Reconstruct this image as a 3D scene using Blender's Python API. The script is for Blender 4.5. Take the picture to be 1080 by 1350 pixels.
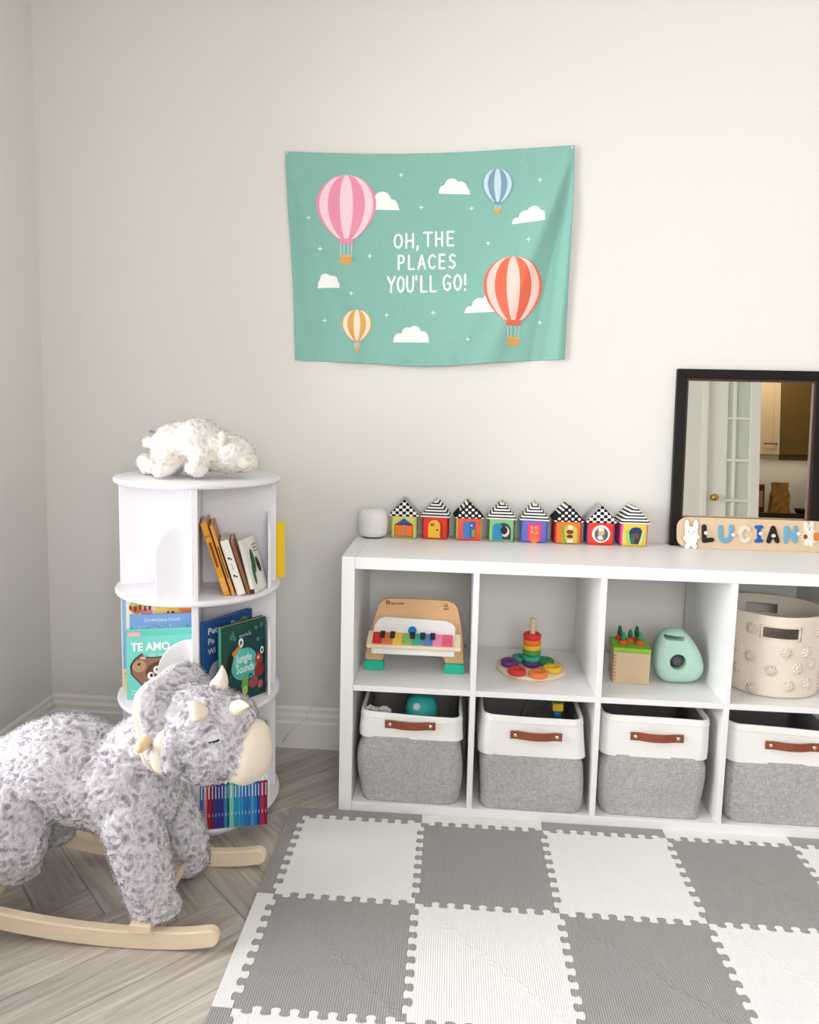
import bpy, bmesh, math, random
import numpy as np
from mathutils import Vector, Matrix

for o in list(bpy.data.objects):
    bpy.data.objects.remove(o)
SC = bpy.context.scene
COL = SC.collection
random.seed(7)
RNG = np.random.default_rng(11)

# ------------------------------------------------------------------ camera
# fitted to the cube shelf (147 x 77 x 39 cm), the foam mat grid and the room corner
CAM = np.array([0.30929, -2.02991, 1.20255])
YAW, PITCH, ROLL, FPX, SHX, SHY = -0.07189, -0.11188, 0.02247, 973.674, -11.037, -35.658
_f = np.array([math.sin(YAW)*math.cos(PITCH), math.cos(YAW)*math.cos(PITCH), math.sin(PITCH)])
_r0 = np.array([math.cos(YAW), -math.sin(YAW), 0.0])
_u0 = np.cross(_r0, _f)
_r = math.cos(ROLL)*_r0 + math.sin(ROLL)*_u0
_u = -math.sin(ROLL)*_r0 + math.cos(ROLL)*_u0
cd = bpy.data.cameras.new('camera')
cam = bpy.data.objects.new('camera', cd)
COL.objects.link(cam)
cd.sensor_fit = 'VERTICAL'
cd.sensor_height = 36.0
cd.lens = FPX/1350*36.0
cd.shift_x = -SHX/1350
cd.shift_y = SHY/1350
cd.clip_start = 0.02
cam.matrix_world = Matrix(((_r[0], _u[0], -_f[0], CAM[0]), (_r[1], _u[1], -_f[1], CAM[1]),
                           (_r[2], _u[2], -_f[2], CAM[2]), (0, 0, 0, 1)))
SC.camera = cam

def on(u, v, ax, val):
    """the point where the ray through photo pixel (u, v) meets the plane axis = val"""
    d = _f + _r*(u-540-SHX)/FPX - _u*(v-675-SHY)/FPX
    t = (val-CAM[ax])/d[ax]
    return Vector(CAM+t*d)

# ------------------------------------------------------------------ light
SC.view_settings.view_transform = 'Standard'
SC.view_settings.look = 'None'
SC.view_settings.gamma = 1.0
SC.view_settings.use_curve_mapping = False
SC.view_settings.exposure = 0.22

world = bpy.data.worlds.new('world')
SC.world = world
world.use_nodes = True
bg = world.node_tree.nodes['Background']
bg.inputs[0].default_value = (0.93, 0.96, 1.0, 1)
bg.inputs[1].default_value = 1.6

XL, XR, YB, YF, ZC = -1.094, 3.15, 0.4035, -3.0, 2.52      # inner faces of the room
WIN = (-1.95, -0.22, 0.3, 2.2)                            # left window opening: y0, y1, z0, z1
WIN_FILL = (0.0, 1.5, 0.9, 2.2)                                 # added rear fill window opening: x0, x1, z0, z1

def area_light(name, loc, rot, sx, sy, power, color):
    ld = bpy.data.lights.new(name, 'AREA')
    ld.shape = 'RECTANGLE'
    ld.size, ld.size_y, ld.energy, ld.color = sx, sy, power, color
    lo = bpy.data.objects.new(name, ld)
    COL.objects.link(lo)
    lo.location = loc
    lo.rotation_euler = rot
    return lo
# daylight through the left window, and fill from an added rear window
area_light('window_and_fill_light', (XL-0.16, (WIN[0]+WIN[1])/2, (WIN[2]+WIN[3])/2), (0, -math.pi/2, 0),
           WIN[3]-WIN[2]-0.06, WIN[1]-WIN[0]-0.06, 82, (1.0, 0.995, 1.0))
area_light('window_and_fill_light', ((WIN_FILL[0]+WIN_FILL[1])/2, YF-0.16, (WIN_FILL[2]+WIN_FILL[3])/2), (math.pi/2, 0, 0),
           WIN_FILL[1]-WIN_FILL[0]-0.06, WIN_FILL[3]-WIN_FILL[2]-0.06, 36, (1.0, 0.995, 1.0))

# ------------------------------------------------------------------ materials
def lin(c):
    if isinstance(c, str):
        c = tuple(int(c[i:i+2], 16)/255 for i in (0, 2, 4))
    return tuple((x/12.92 if x <= .04045 else ((x+.055)/1.055)**2.4) for x in c[:3]) + (1.0,)

MATS = {}
def mat(name, color, rough=.55, spec=.4, metal=0.0, noise=None, bump=None, rand=0.0, coat=0.0):
    """plain principled material; noise=(scale, amount, stretch) varies the colour, bump=(scale, strength, stretch) the relief"""
    if name in MATS:
        return MATS[name]
    m = bpy.data.materials.new(name)
    m.use_nodes = True
    nt = m.node_tree
    N, L = nt.nodes, nt.links
    b = N['Principled BSDF']
    c = lin(color)
    b.inputs['Base Color'].default_value = c
    b.inputs['Roughness'].default_value = rough
    b.inputs['Specular IOR Level'].default_value = spec
    b.inputs['Metallic'].default_value = metal
    b.inputs['Coat Weight'].default_value = coat
    def coords(stretch):
        tc = N.new('ShaderNodeTexCoord')
        mp = N.new('ShaderNodeMapping')
        mp.inputs['Scale'].default_value = stretch
        L.new(tc.outputs['Object'], mp.inputs['Vector'])
        return mp
    if noise or rand:
        sc, amt, st = noise if noise else (1, 0, (1, 1, 1))
        nz = N.new('ShaderNodeTexNoise')
        nz.inputs['Scale'].default_value = sc
        nz.inputs['Detail'].default_value = 4
        L.new(coords(st).outputs[0], nz.inputs['Vector'])
        ma = N.new('ShaderNodeMath'); ma.operation = 'MULTIPLY_ADD'
        ma.inputs[1].default_value = 2*amt
        ma.inputs[2].default_value = 1-amt
        L.new(nz.outputs['Fac'], ma.inputs[0])
        val = ma.outputs[0]
        if rand:
            oi = N.new('ShaderNodeObjectInfo')
            m2 = N.new('ShaderNodeMath'); m2.operation = 'MULTIPLY_ADD'
            m2.inputs[1].default_value = 2*rand
            m2.inputs[2].default_value = 1-rand
            L.new(oi.outputs['Random'], m2.inputs[0])
            m3 = N.new('ShaderNodeMath'); m3.operation = 'MULTIPLY'
            L.new(val, m3.inputs[0]); L.new(m2.outputs[0], m3.inputs[1])
            val = m3.outputs[0]
        vm = N.new('ShaderNodeVectorMath'); vm.operation = 'SCALE'
        vm.inputs[0].default_value = c[:3]
        L.new(val, vm.inputs['Scale'])
        L.new(vm.outputs[0], b.inputs['Base Color'])
    if bump:
        sc, stn, st = bump
        nz = N.new('ShaderNodeTexNoise')
        nz.inputs['Scale'].default_value = sc
        nz.inputs['Detail'].default_value = 3
        L.new(coords(st).outputs[0], nz.inputs['Vector'])
        bp = N.new('ShaderNodeBump')
        bp.inputs['Strength'].default_value = stn
        bp.inputs['Distance'].default_value = 0.004
        L.new(nz.outputs['Fac'], bp.inputs['Height'])
        L.new(bp.outputs[0], b.inputs['Normal'])
    MATS[name] = m
    return m

I3 = (1, 1, 1)
mat('wall_paint', 'e6e3dd', .85, .2, bump=(160, .05, I3))
mat('ceiling_paint', 'f2f0ec', .9, .2)
mat('trim_paint', 'efece6', .45, .4)
mat('white_lacquer', 'eeedec', .38, .45)
mat('white_board', 'e9e7eb', .42, .4)
mat('dark_gap', '1b1814', .9, .1)
mat('birch', 'e6c9a0', .5, .35, noise=(9, .10, (1, 6, 14)))
mat('pale_wood', 'edd9bd', .5, .35, noise=(8, .09, (1, 6, 14)))
mat('maple', 'd9bf9f', .5, .35, noise=(14, .09, (1, 1, 9)))
mat('plywood_toy', 'dcb183', .5, .35, noise=(18, .08, (1, 1, 9)))
mat('oak_subfloor', '6e6255', .8, .2)
mat('paper', 'efe8da', .8, .2, noise=(300, .1, (1, 1, 1)))
mat('white_plastic', 'efeeec', .35, .45)
mat('speaker_cloth', 'e6e4e1', .8, .25, bump=(900, .3, I3))
mat('black_frame', '120d0b', .5, .25, noise=(20, .2, I3))
mat('brown_bead', '4a2d20', .45, .4)
mat('leather', '8c482c', .45, .5, noise=(60, .18, I3), bump=(260, .25, I3))
mat('leather_edge', '6d3220', .55, .4)
mat('chrome', 'd9d4cc', .2, .5, metal=1.0)
mat('brass', 'c9a24e', .25, .5, metal=1.0)
mat('white_canvas', 'f3f1ee', .85, .2, bump=(500, .25, I3))
mat('grey_lining', '8f8b88', .9, .15, bump=(500, .3, I3))
mat('cream_felt', 'e9ddca', .9, .15, bump=(300, .2, I3))
mat('black', '15120f', .6, .3)

def weave_material(name, c1, c2, scale=420):
    m = bpy.data.materials.new(name); m.use_nodes = True
    nt = m.node_tree; N, L = nt.nodes, nt.links
    b = N['Principled BSDF']; b.inputs['Roughness'].default_value = .9
    b.inputs['Specular IOR Level'].default_value = .15
    tc = N.new('ShaderNodeTexCoord')
    facs = []
    for st in ((1, 1, 9), (9, 9, 1)):
        mp = N.new('ShaderNodeMapping'); mp.inputs['Scale'].default_value = tuple(s*scale/9 for s in st)
        L.new(tc.outputs['Object'], mp.inputs['Vector'])
        nz = N.new('ShaderNodeTexNoise'); nz.inputs['Scale'].default_value = 1.0; nz.inputs['Detail'].default_value = 2
        L.new(mp.outputs[0], nz.inputs['Vector']); facs.append(nz.outputs['Fac'])
    ad = N.new('ShaderNodeMath'); ad.operation = 'ADD'
    L.new(facs[0], ad.inputs[0]); L.new(facs[1], ad.inputs[1])
    rp = N.new('ShaderNodeMapRange')
    rp.inputs['From Min'].default_value = .75; rp.inputs['From Max'].default_value = 1.25
    L.new(ad.outputs[0], rp.inputs['Value'])
    mx = N.new('ShaderNodeMix'); mx.data_type = 'RGBA'
    mx.inputs[6].default_value = lin(c1); mx.inputs[7].default_value = lin(c2)
    L.new(rp.outputs[0], mx.inputs[0]); L.new(mx.outputs[2], b.inputs['Base Color'])
    bp = N.new('ShaderNodeBump'); bp.inputs['Strength'].default_value = .35; bp.inputs['Distance'].default_value = .002
    L.new(ad.outputs[0], bp.inputs['Height']); L.new(bp.outputs[0], b.inputs['Normal'])
    MATS[name] = m
weave_material('grey_linen', '9b9796', 'c6c3c2', 620)
weave_material('basket_cotton', 'e4d8c9', 'ece2d5', 700)
weave_material('tapestry_cloth', '86b9ac', '90c1b5', 900)

def floor_material():
    m = bpy.data.materials.new('grey_oak'); m.use_nodes = True
    nt = m.node_tree; N, L = nt.nodes, nt.links
    b = N['Principled BSDF']; b.inputs['Roughness'].default_value = .42
    b.inputs['Specular IOR Level'].default_value = .45
    tc = N.new('ShaderNodeTexCoord'); oi = N.new('ShaderNodeObjectInfo')
    mp = N.new('ShaderNodeMapping'); mp.inputs['Scale'].default_value = (2.2, 26, 1)
    off = N.new('ShaderNodeVectorMath'); off.operation = 'SCALE'; off.inputs['Scale'].default_value = 37
    cx = N.new('ShaderNodeCombineXYZ')
    for k in range(3): L.new(oi.outputs['Random'], cx.inputs[k])
    L.new(cx.outputs[0], off.inputs[0])
    ad = N.new('ShaderNodeVectorMath'); ad.operation = 'ADD'
    L.new(tc.outputs['Object'], ad.inputs[0]); L.new(off.outputs[0], ad.inputs[1])
    L.new(ad.outputs[0], mp.inputs['Vector'])
    nz = N.new('ShaderNodeTexNoise'); nz.inputs['Scale'].default_value = 1.6; nz.inputs['Detail'].default_value = 6
    nz.inputs['Distortion'].default_value = 1.2
    L.new(mp.outputs[0], nz.inputs['Vector'])
    rp = N.new('ShaderNodeValToRGB')
    rp.color_ramp.elements[0].position = .3; rp.color_ramp.elements[0].color = lin('9f968c')
    rp.color_ramp.elements[1].position = .7; rp.color_ramp.elements[1].color = lin('cbc3b9')
    L.new(nz.outputs['Fac'], rp.inputs[0])
    mr = N.new('ShaderNodeMath'); mr.operation = 'MULTIPLY_ADD'
    mr.inputs[1].default_value = .26; mr.inputs[2].default_value = .87
    L.new(oi.outputs['Random'], mr.inputs[0])
    vs = N.new('ShaderNodeVectorMath'); vs.operation = 'SCALE'
    L.new(rp.outputs[0], vs.inputs[0]); L.new(mr.outputs[0], vs.inputs['Scale'])
    L.new(vs.outputs[0], b.inputs['Base Color'])
    bp = N.new('ShaderNodeBump'); bp.inputs['Strength'].default_value = .12; bp.inputs['Distance'].default_value = .002
    L.new(nz.outputs['Fac'], bp.inputs['Height']); L.new(bp.outputs[0], b.inputs['Normal'])
    MATS['grey_oak'] = m
floor_material()

def foam_material(name, color, rib):
    m = bpy.data.materials.new(name); m.use_nodes = True
    nt = m.node_tree; N, L = nt.nodes, nt.links
    b = N['Principled BSDF']; b.inputs['Roughness'].default_value = .62
    b.inputs['Specular IOR Level'].default_value = .35
    b.inputs['Base Color'].default_value = lin(color)
    tc = N.new('ShaderNodeTexCoord')
    wv = N.new('ShaderNodeTexWave'); wv.inputs['Scale'].default_value = 62; wv.inputs['Distortion'].default_value = .6
    wv.inputs['Detail'].default_value = 1
    wv.bands_direction = 'X'
    L.new(tc.outputs['Object'], wv.inputs['Vector'])
    # embossed diagonal trail left in the foam
    sep = N.new('ShaderNodeSeparateXYZ'); L.new(tc.outputs['Object'], sep.inputs[0])
    s = N.new('ShaderNodeMath'); s.operation = 'ADD'; L.new(sep.outputs[0], s.inputs[0]); L.new(sep.outputs[1], s.inputs[1])
    a = N.new('ShaderNodeMath'); a.operation = 'ABSOLUTE'; L.new(s.outputs[0], a.inputs[0])
    r = N.new('ShaderNodeMapRange'); r.inputs['From Min'].default_value = .022; r.inputs['From Max'].default_value = .008
    L.new(a.outputs[0], r.inputs['Value'])
    nz = N.new('ShaderNodeTexNoise'); nz.inputs['Scale'].default_value = 85; nz.inputs['Detail'].default_value = 0
    L.new(tc.outputs['Object'], nz.inputs['Vector'])
    r2 = N.new('ShaderNodeMapRange'); r2.inputs['From Min'].default_value = .5; r2.inputs['From Max'].default_value = .6
    L.new(nz.outputs['Fac'], r2.inputs['Value'])
    mm = N.new('ShaderNodeMath'); mm.operation = 'MULTIPLY'; L.new(r.outputs[0], mm.inputs[0]); L.new(r2.outputs[0], mm.inputs[1])
    sm = N.new('ShaderNodeMath'); sm.operation = 'MULTIPLY_ADD'; sm.inputs[1].default_value = 1.6
    L.new(mm.outputs[0], sm.inputs[0]); L.new(wv.outputs['Fac'], sm.inputs[2])
    bp = N.new('ShaderNodeBump'); bp.inputs['Strength'].default_value = rib; bp.inputs['Distance'].default_value = .0014
    L.new(sm.outputs[0], bp.inputs['Height']); L.new(bp.outputs[0], b.inputs['Normal'])
    MATS[name] = m
foam_material('foam_white', 'f1efed', .35)
foam_material('foam_grey', 'a19e9c', .6)

def pattern_material(name, kind):
    """black and white print in object coordinates: 'stripe', 'checker' or 'dot'"""
    m = bpy.data.materials.new(name); m.use_nodes = True
    nt = m.node_tree; N, L = nt.nodes, nt.links
    b = N['Principled BSDF']; b.inputs['Roughness'].default_value = .85; b.inputs['Specular IOR Level'].default_value = .2
    tc = N.new('ShaderNodeTexCoord')
    mx = N.new('ShaderNodeMix'); mx.data_type = 'RGBA'
    mx.inputs[6].default_value = lin('f1efec'); mx.inputs[7].default_value = lin('17151a')
    if kind == 'stripe':
        sep = N.new('ShaderNodeSeparateXYZ'); L.new(tc.outputs['Object'], sep.inputs[0])
        mu = N.new('ShaderNodeMath'); mu.operation = 'MULTIPLY'; mu.inputs[1].default_value = 105
        L.new(sep.outputs[2], mu.inputs[0])
        fr = N.new('ShaderNodeMath'); fr.operation = 'FRACT'; L.new(mu.outputs[0], fr.inputs[0])
        gt = N.new('ShaderNodeMath'); gt.operation = 'GREATER_THAN'; gt.inputs[1].default_value = .55
        L.new(fr.outputs[0], gt.inputs[0]); fac = gt.outputs[0]
    elif kind == 'checker':
        mp = N.new('ShaderNodeMapping'); mp.inputs['Location'].default_value = (.5, .5, .3)
        mp.inputs['Scale'].default_value = (90, 90, 105)
        L.new(tc.outputs['Object'], mp.inputs['Vector'])
        ck = N.new('ShaderNodeTexChecker'); ck.inputs['Scale'].default_value = 1
        L.new(mp.outputs[0], ck.inputs['Vector']); fac = ck.outputs['Fac']
    else:
        vo = N.new('ShaderNodeTexVoronoi'); vo.inputs['Randomness'].default_value = 0
        vo.voronoi_dimensions = '2D'; vo.inputs['Scale'].default_value = 1
        sep = N.new('ShaderNodeSeparateXYZ'); L.new(tc.outputs['Object'], sep.inputs[0])
        cx = N.new('ShaderNodeCombineXYZ')
        for k, (sg, ax2) in enumerate(((1, 2), (-1, 2))):
            ad = N.new('ShaderNodeMath'); ad.operation = 'MULTIPLY_ADD'; ad.inputs[1].default_value = sg*1.1
            L.new(sep.outputs[2], ad.inputs[0]); L.new(sep.outputs[0], ad.inputs[2])
            sc = N.new('ShaderNodeMath'); sc.operation = 'MULTIPLY'; sc.inputs[1].default_value = 48
            L.new(ad.outputs[0], sc.inputs[0]); L.new(sc.outputs[0], cx.inputs[k])
        L.new(cx.outputs[0], vo.inputs['Vector'])
        gt = N.new('ShaderNodeMath'); gt.operation = 'GREATER_THAN'; gt.inputs[1].default_value = .33
        L.new(vo.outputs['Distance'], gt.inputs[0]); fac = gt.outputs[0]
    L.new(fac, mx.inputs[0]); L.new(mx.outputs[2], b.inputs['Base Color'])
    MATS[name] = m
for k in ('stripe', 'checker', 'dot'):
    pattern_material('print_'+k, k)

def fur_material(name, root, tip, dark=None):
    m = bpy.data.materials.new(name); m.use_nodes = True
    nt = m.node_tree; N, L = nt.nodes, nt.links
    b = N['Principled BSDF']; b.inputs['Roughness'].default_value = .9; b.inputs['Specular IOR Level'].default_value = .12
    b.inputs['Sheen Weight'].default_value = .25
    at = N.new('ShaderNodeAttribute'); at.attribute_name = 'tip'
    tc = N.new('ShaderNodeTexCoord')
    nz = N.new('ShaderNodeTexNoise'); nz.inputs['Scale'].default_value = 38; nz.inputs['Detail'].default_value = 3
    L.new(tc.outputs['Object'], nz.inputs['Vector'])
    ad = N.new('ShaderNodeMath'); ad.operation = 'MULTIPLY_ADD'; ad.inputs[1].default_value = 1.3; ad.inputs[2].default_value = -.65
    L.new(nz.outputs['Fac'], ad.inputs[0])
    su = N.new('ShaderNodeMath'); su.operation = 'ADD'; su.use_clamp = True
    L.new(ad.outputs[0], su.inputs[0]); L.new(at.outputs['Fac'], su.inputs[1])
    mx = N.new('ShaderNodeMix'); mx.data_type = 'RGBA'
    mx.inputs[6].default_value = lin(root); mx.inputs[7].default_value = lin(tip)
    L.new(su.outputs[0], mx.inputs[0]); L.new(mx.outputs[2], b.inputs['Base Color'])
    # thin fibres let half of the light through
    tr = N.new('ShaderNodeBsdfTranslucent'); L.new(mx.outputs[2], tr.inputs['Color'])
    ms = N.new('ShaderNodeMixShader'); ms.inputs[0].default_value = .5
    L.new(b.outputs[0], ms.inputs[1]); L.new(tr.outputs[0], ms.inputs[2]); L.new(ms.outputs[0], N['Material Output'].inputs[0])
    MATS[name] = m
fur_material('grey_plush', 'a79fa8', 'ffffff')
mat('grey_backing', 'cfc9d0', .9, .1)
mat('white_backing', 'f6f1ea', .9, .1)
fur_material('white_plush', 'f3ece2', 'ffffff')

def thin_glass(name):
    m = bpy.data.materials.new(name); m.use_nodes = True
    nt = m.node_tree; N, L = nt.nodes, nt.links
    N.remove(N['Principled BSDF'])
    out = N['Material Output']
    t = N.new('ShaderNodeBsdfTransparent'); g = N.new('ShaderNodeBsdfGlossy'); g.inputs['Roughness'].default_value = .02
    fr = N.new('ShaderNodeFresnel'); mx = N.new('ShaderNodeMixShader')
    L.new(fr.outputs[0], mx.inputs[0]); L.new(t.outputs[0], mx.inputs[1]); L.new(g.outputs[0], mx.inputs[2])
    L.new(mx.outputs[0], out.inputs[0])
    MATS[name] = m
thin_glass('window_glass')
m_ = bpy.data.materials.new('mirror_glass'); m_.use_nodes = True
b_ = m_.node_tree.nodes['Principled BSDF']
b_.inputs['Base Color'].default_value = (.86, .88, .85, 1); b_.inputs['Metallic'].default_value = 1; b_.inputs['Roughness'].default_value = .01
MATS['mirror_glass'] = m_

def flat(hexc, rough=.6):
    return mat('tone_'+hexc, hexc, rough, .3)

def M(x):
    return MATS[x] if x in MATS else flat(x)

# ------------------------------------------------------------------ object helpers
def link(o, parent=None):
    COL.objects.link(o)
    if parent is not None:
        o.parent = parent
    return o

def put(name, bm, material, parent=None, smooth=False, bevel=0, loc=None, rot=None, seg=2):
    if bevel:
        bmesh.ops.bevel(bm, geom=[e for e in bm.edges if e.calc_face_angle(0) > .5], offset=bevel, segments=seg,
                        affect='EDGES', profile=.5, clamp_overlap=True)
    me = bpy.data.meshes.new(name)
    bm.to_mesh(me); bm.free()
    o = bpy.data.objects.new(name, me)
    for x in (material if isinstance(material, (list, tuple)) else [material]):
        me.materials.append(M(x))
    if smooth:
        me.shade_smooth()
    if loc is not None: o.location = loc
    if rot is not None: o.rotation_euler = rot
    return link(o, parent)

def tag(o, label=None, cat=None, group=None, kind=None):
    if label: o['label'] = label
    if cat: o['category'] = cat
    if group: o['group'] = group
    if kind: o['kind'] = kind
    return o

def thing(name, label, cat, loc=(0, 0, 0), rot=(0, 0, 0), group=None):
    o = bpy.data.objects.new(name, None)
    o.empty_display_size = .05
    o.location = loc; o.rotation_euler = rot
    link(o)
    return tag(o, label, cat, group)

def copy_tree(o, parent=None):
    c = o.copy()
    COL.objects.link(c)
    c.parent = parent
    for ch in list(o.children):
        if ch.name in COL.objects:
            copy_tree(ch, c)
    return c

def bx(bm, x0, x1, y0, y1, z0, z1):
    r = bmesh.ops.create_cube(bm, size=1)
    for v in r['verts']:
        v.co = Vector(((x0+x1)/2+v.co.x*(x1-x0), (y0+y1)/2+v.co.y*(y1-y0), (z0+z1)/2+v.co.z*(z1-z0)))
    return r['verts']

def box(name, x0, x1, y0, y1, z0, z1, material, parent=None, bevel=.0015, **k):
    bm = bmesh.new(); bx(bm, x0, x1, y0, y1, z0, z1)
    return put(name, bm, material, parent, bevel=bevel, **k)

def add_poly(bm, pts, h, axis='z', z0=0.0):
    """extrude a 2D outline; axis 'z' -> (x, y) outline raised to z0+h, axis 'y' -> (x, z) outline, from y=z0 to y=z0+h"""
    def P(p, t):
        return (p[0], p[1], z0+t) if axis == 'z' else (p[0], z0+t, p[1])
    lo = [bm.verts.new(P(p, 0)) for p in pts]
    hi = [bm.verts.new(P(p, h)) for p in pts]
    n = len(pts)
    fs = [bm.faces.new(hi), bm.faces.new(lo[::-1])]
    for i in range(n):
        j = (i+1) % n
        fs.append(bm.faces.new((lo[i], lo[j], hi[j], hi[i])))
    bmesh.ops.recalc_face_normals(bm, faces=fs)
    return fs

def poly(name, pts, h, material, parent=None, axis='z', z0=0.0, bevel=0, **k):
    bm = bmesh.new(); add_poly(bm, pts, h, axis, z0)
    return put(name, bm, material, parent, bevel=bevel, **k)

def add_lathe(bm, prof, seg=32, c=(0, 0, 0), axis='z', closed=False):
    rings = []
    for r, z in prof:
        row = []
        if r < 1e-6:
            row = [bm.verts.new(_ax(0, 0, z, c, axis))]
        else:
            for i in range(seg):
                a = 2*math.pi*i/seg
                row.append(bm.verts.new(_ax(r*math.cos(a), r*math.sin(a), z, c, axis)))
        rings.append(row)
    fs = []
    pairs = list(zip(rings[:-1], rings[1:]))
    if closed: pairs.append((rings[-1], rings[0]))
    for A, B in pairs:
        for i in range(seg):
            j = (i+1) % seg
            if len(A) == 1 and len(B) == 1: continue
            if len(A) == 1: fs.append(bm.faces.new((A[0], B[j], B[i])))
            elif len(B) == 1: fs.append(bm.faces.new((A[i], A[j], B[0])))
            else: fs.append(bm.faces.new((A[i], A[j], B[j], B[i])))
    bmesh.ops.recalc_face_normals(bm, faces=fs)
    return fs

def _ax(x, y, z, c, axis):
    if axis == 'z': return (c[0]+x, c[1]+y, c[2]+z)
    if axis == 'y': return (c[0]+x, c[1]+z, c[2]+y)
    return (c[0]+z, c[1]+x, c[2]+y)

def lathe(name, prof, material, parent=None, seg=32, c=(0, 0, 0), axis='z', smooth=True, closed=False, **k):
    bm = bmesh.new(); add_lathe(bm, prof, seg, c, axis, closed)
    return put(name, bm, material, parent, smooth=smooth, **k)

def add_tube(bm, pts, r, seg=8, cap=True):
    pts = [Vector(p) for p in pts]
    rr = r if isinstance(r, (list, tuple)) else [r]*len(pts)
    rings = []
    up = Vector((0, 0, 1))
    for i, p in enumerate(pts):
        t = (pts[min(i+1, len(pts)-1)]-pts[max(i-1, 0)]).normalized()
        a = t.cross(up)
        if a.length < 1e-3: a = t.cross(Vector((1, 0, 0)))
        a.normalize(); b = t.cross(a).normalized()
        rings.append([bm.verts.new(p+rr[i]*(math.cos(2*math.pi*k/seg)*a+math.sin(2*math.pi*k/seg)*b)) for k in range(seg)])
    fs = []
    for A, B in zip(rings[:-1], rings[1:]):
        for k in range(seg):
            fs.append(bm.faces.new((A[k], A[(k+1) % seg], B[(k+1) % seg], B[k])))
    if cap:
        fs.append(bm.faces.new(rings[0])); fs.append(bm.faces.new(rings[-1]))
    bmesh.ops.recalc_face_normals(bm, faces=fs)

def tube(name, pts, r, material, parent=None, seg=8, **k):
    bm = bmesh.new(); add_tube(bm, pts, r, seg)
    return put(name, bm, material, parent, smooth=True, **k)

def ball(bm, c, r, sub=2, rot=None):
    s = bmesh.ops.create_icosphere(bm, subdivisions=sub, radius=1)
    R = rot if rot is not None else Matrix.Identity(3)
    r = (r, r, r) if isinstance(r, (int, float)) else r
    for v in s['verts']:
        v.co = R @ Vector((v.co.x*r[0], v.co.y*r[1], v.co.z*r[2])) + Vector(c)
    return s['verts']

def arc(cx, cy, rx, ry, a0, a1, n):
    return [(cx+rx*math.cos(math.radians(a0+(a1-a0)*i/n)), cy+ry*math.sin(math.radians(a0+(a1-a0)*i/n))) for i in range(n+1)]

def rrect(x0, x1, y0, y1, r, n=5):
    return (arc(x1-r, y1-r, r, r, 0, 90, n)+arc(x0+r, y1-r, r, r, 90, 180, n) +
            arc(x0+r, y0+r, r, r, 180, 270, n)+arc(x1-r, y0+r, r, r, 270, 360, n))

def evaluated(o):
    dg = bpy.context.evaluated_depsgraph_get(); dg.update()
    me = bpy.data.meshes.new_from_object(o.evaluated_get(dg))
    return me

def apply_mods(o):
    me = evaluated(o)
    o.modifiers.clear()
    old = o.data; o.data = me
    bpy.data.meshes.remove(old)
    return o

# ------------------------------------------------------------------ flat print (lettering and pictures lying on a surface)
STROKE = {
 'O': [[(.5, 1), (.2, .85), (.08, .5), (.2, .15), (.5, 0), (.8, .15), (.92, .5), (.8, .85), (.5, 1)]],
 'H': [[(.12, 1), (.12, 0)], [(.85, 1), (.85, 0)], [(.12, .5), (.85, .5)]],
 ',': [[(.3, .1), (.15, -.2)]], 'T': [[(.02, .98), (.98, .98)], [(.5, .98), (.5, 0)]],
 'E': [[(.85, 1), (.15, 1), (.15, 0), (.85, 0)], [(.15, .52), (.75, .52)]],
 'P': [[(.15, 0), (.15, 1), (.6, 1), (.85, .8), (.8, .58), (.55, .46), (.15, .46)]],
 'L': [[(.15, 1), (.15, 0), (.85, 0)]], 'A': [[(.05, 0), (.5, 1), (.95, 0)], [(.22, .35), (.78, .35)]],
 'C': [[(.9, .85), (.6, 1), (.25, .88), (.08, .5), (.25, .12), (.6, 0), (.9, .15)]],
 'S': [[(.85, .88), (.5, 1), (.18, .82), (.25, .58), (.72, .44), (.85, .2), (.55, 0), (.12, .1)]],
 'Y': [[(.05, 1), (.5, .5), (.95, 1)], [(.5, .5), (.45, 0)]],
 'U': [[(.1, 1), (.1, .35), (.25, .05), (.55, 0), (.8, .12), (.9, .4), (.9, 1)]],
 "'": [[(.3, 1.05), (.25, .8)]], 'G': [[(.88, .85), (.55, 1), (.2, .85), (.08, .5), (.22, .12), (.55, 0), (.88, .15), (.88, .45), (.58, .45)]],
 '!': [[(.3, 1), (.26, .35)], [(.25, .04), (.25, .0)]],
 'N': [[(.1, 0), (.1, 1), (.88, 0), (.88, 1)]], 'I': [[(.5, 0), (.5, 1)], [(.15, 1), (.85, 1)], [(.15, 0), (.85, 0)]],
}
WID = {',': .35, "'": .35, '!': .4, 'I': .7}

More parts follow.
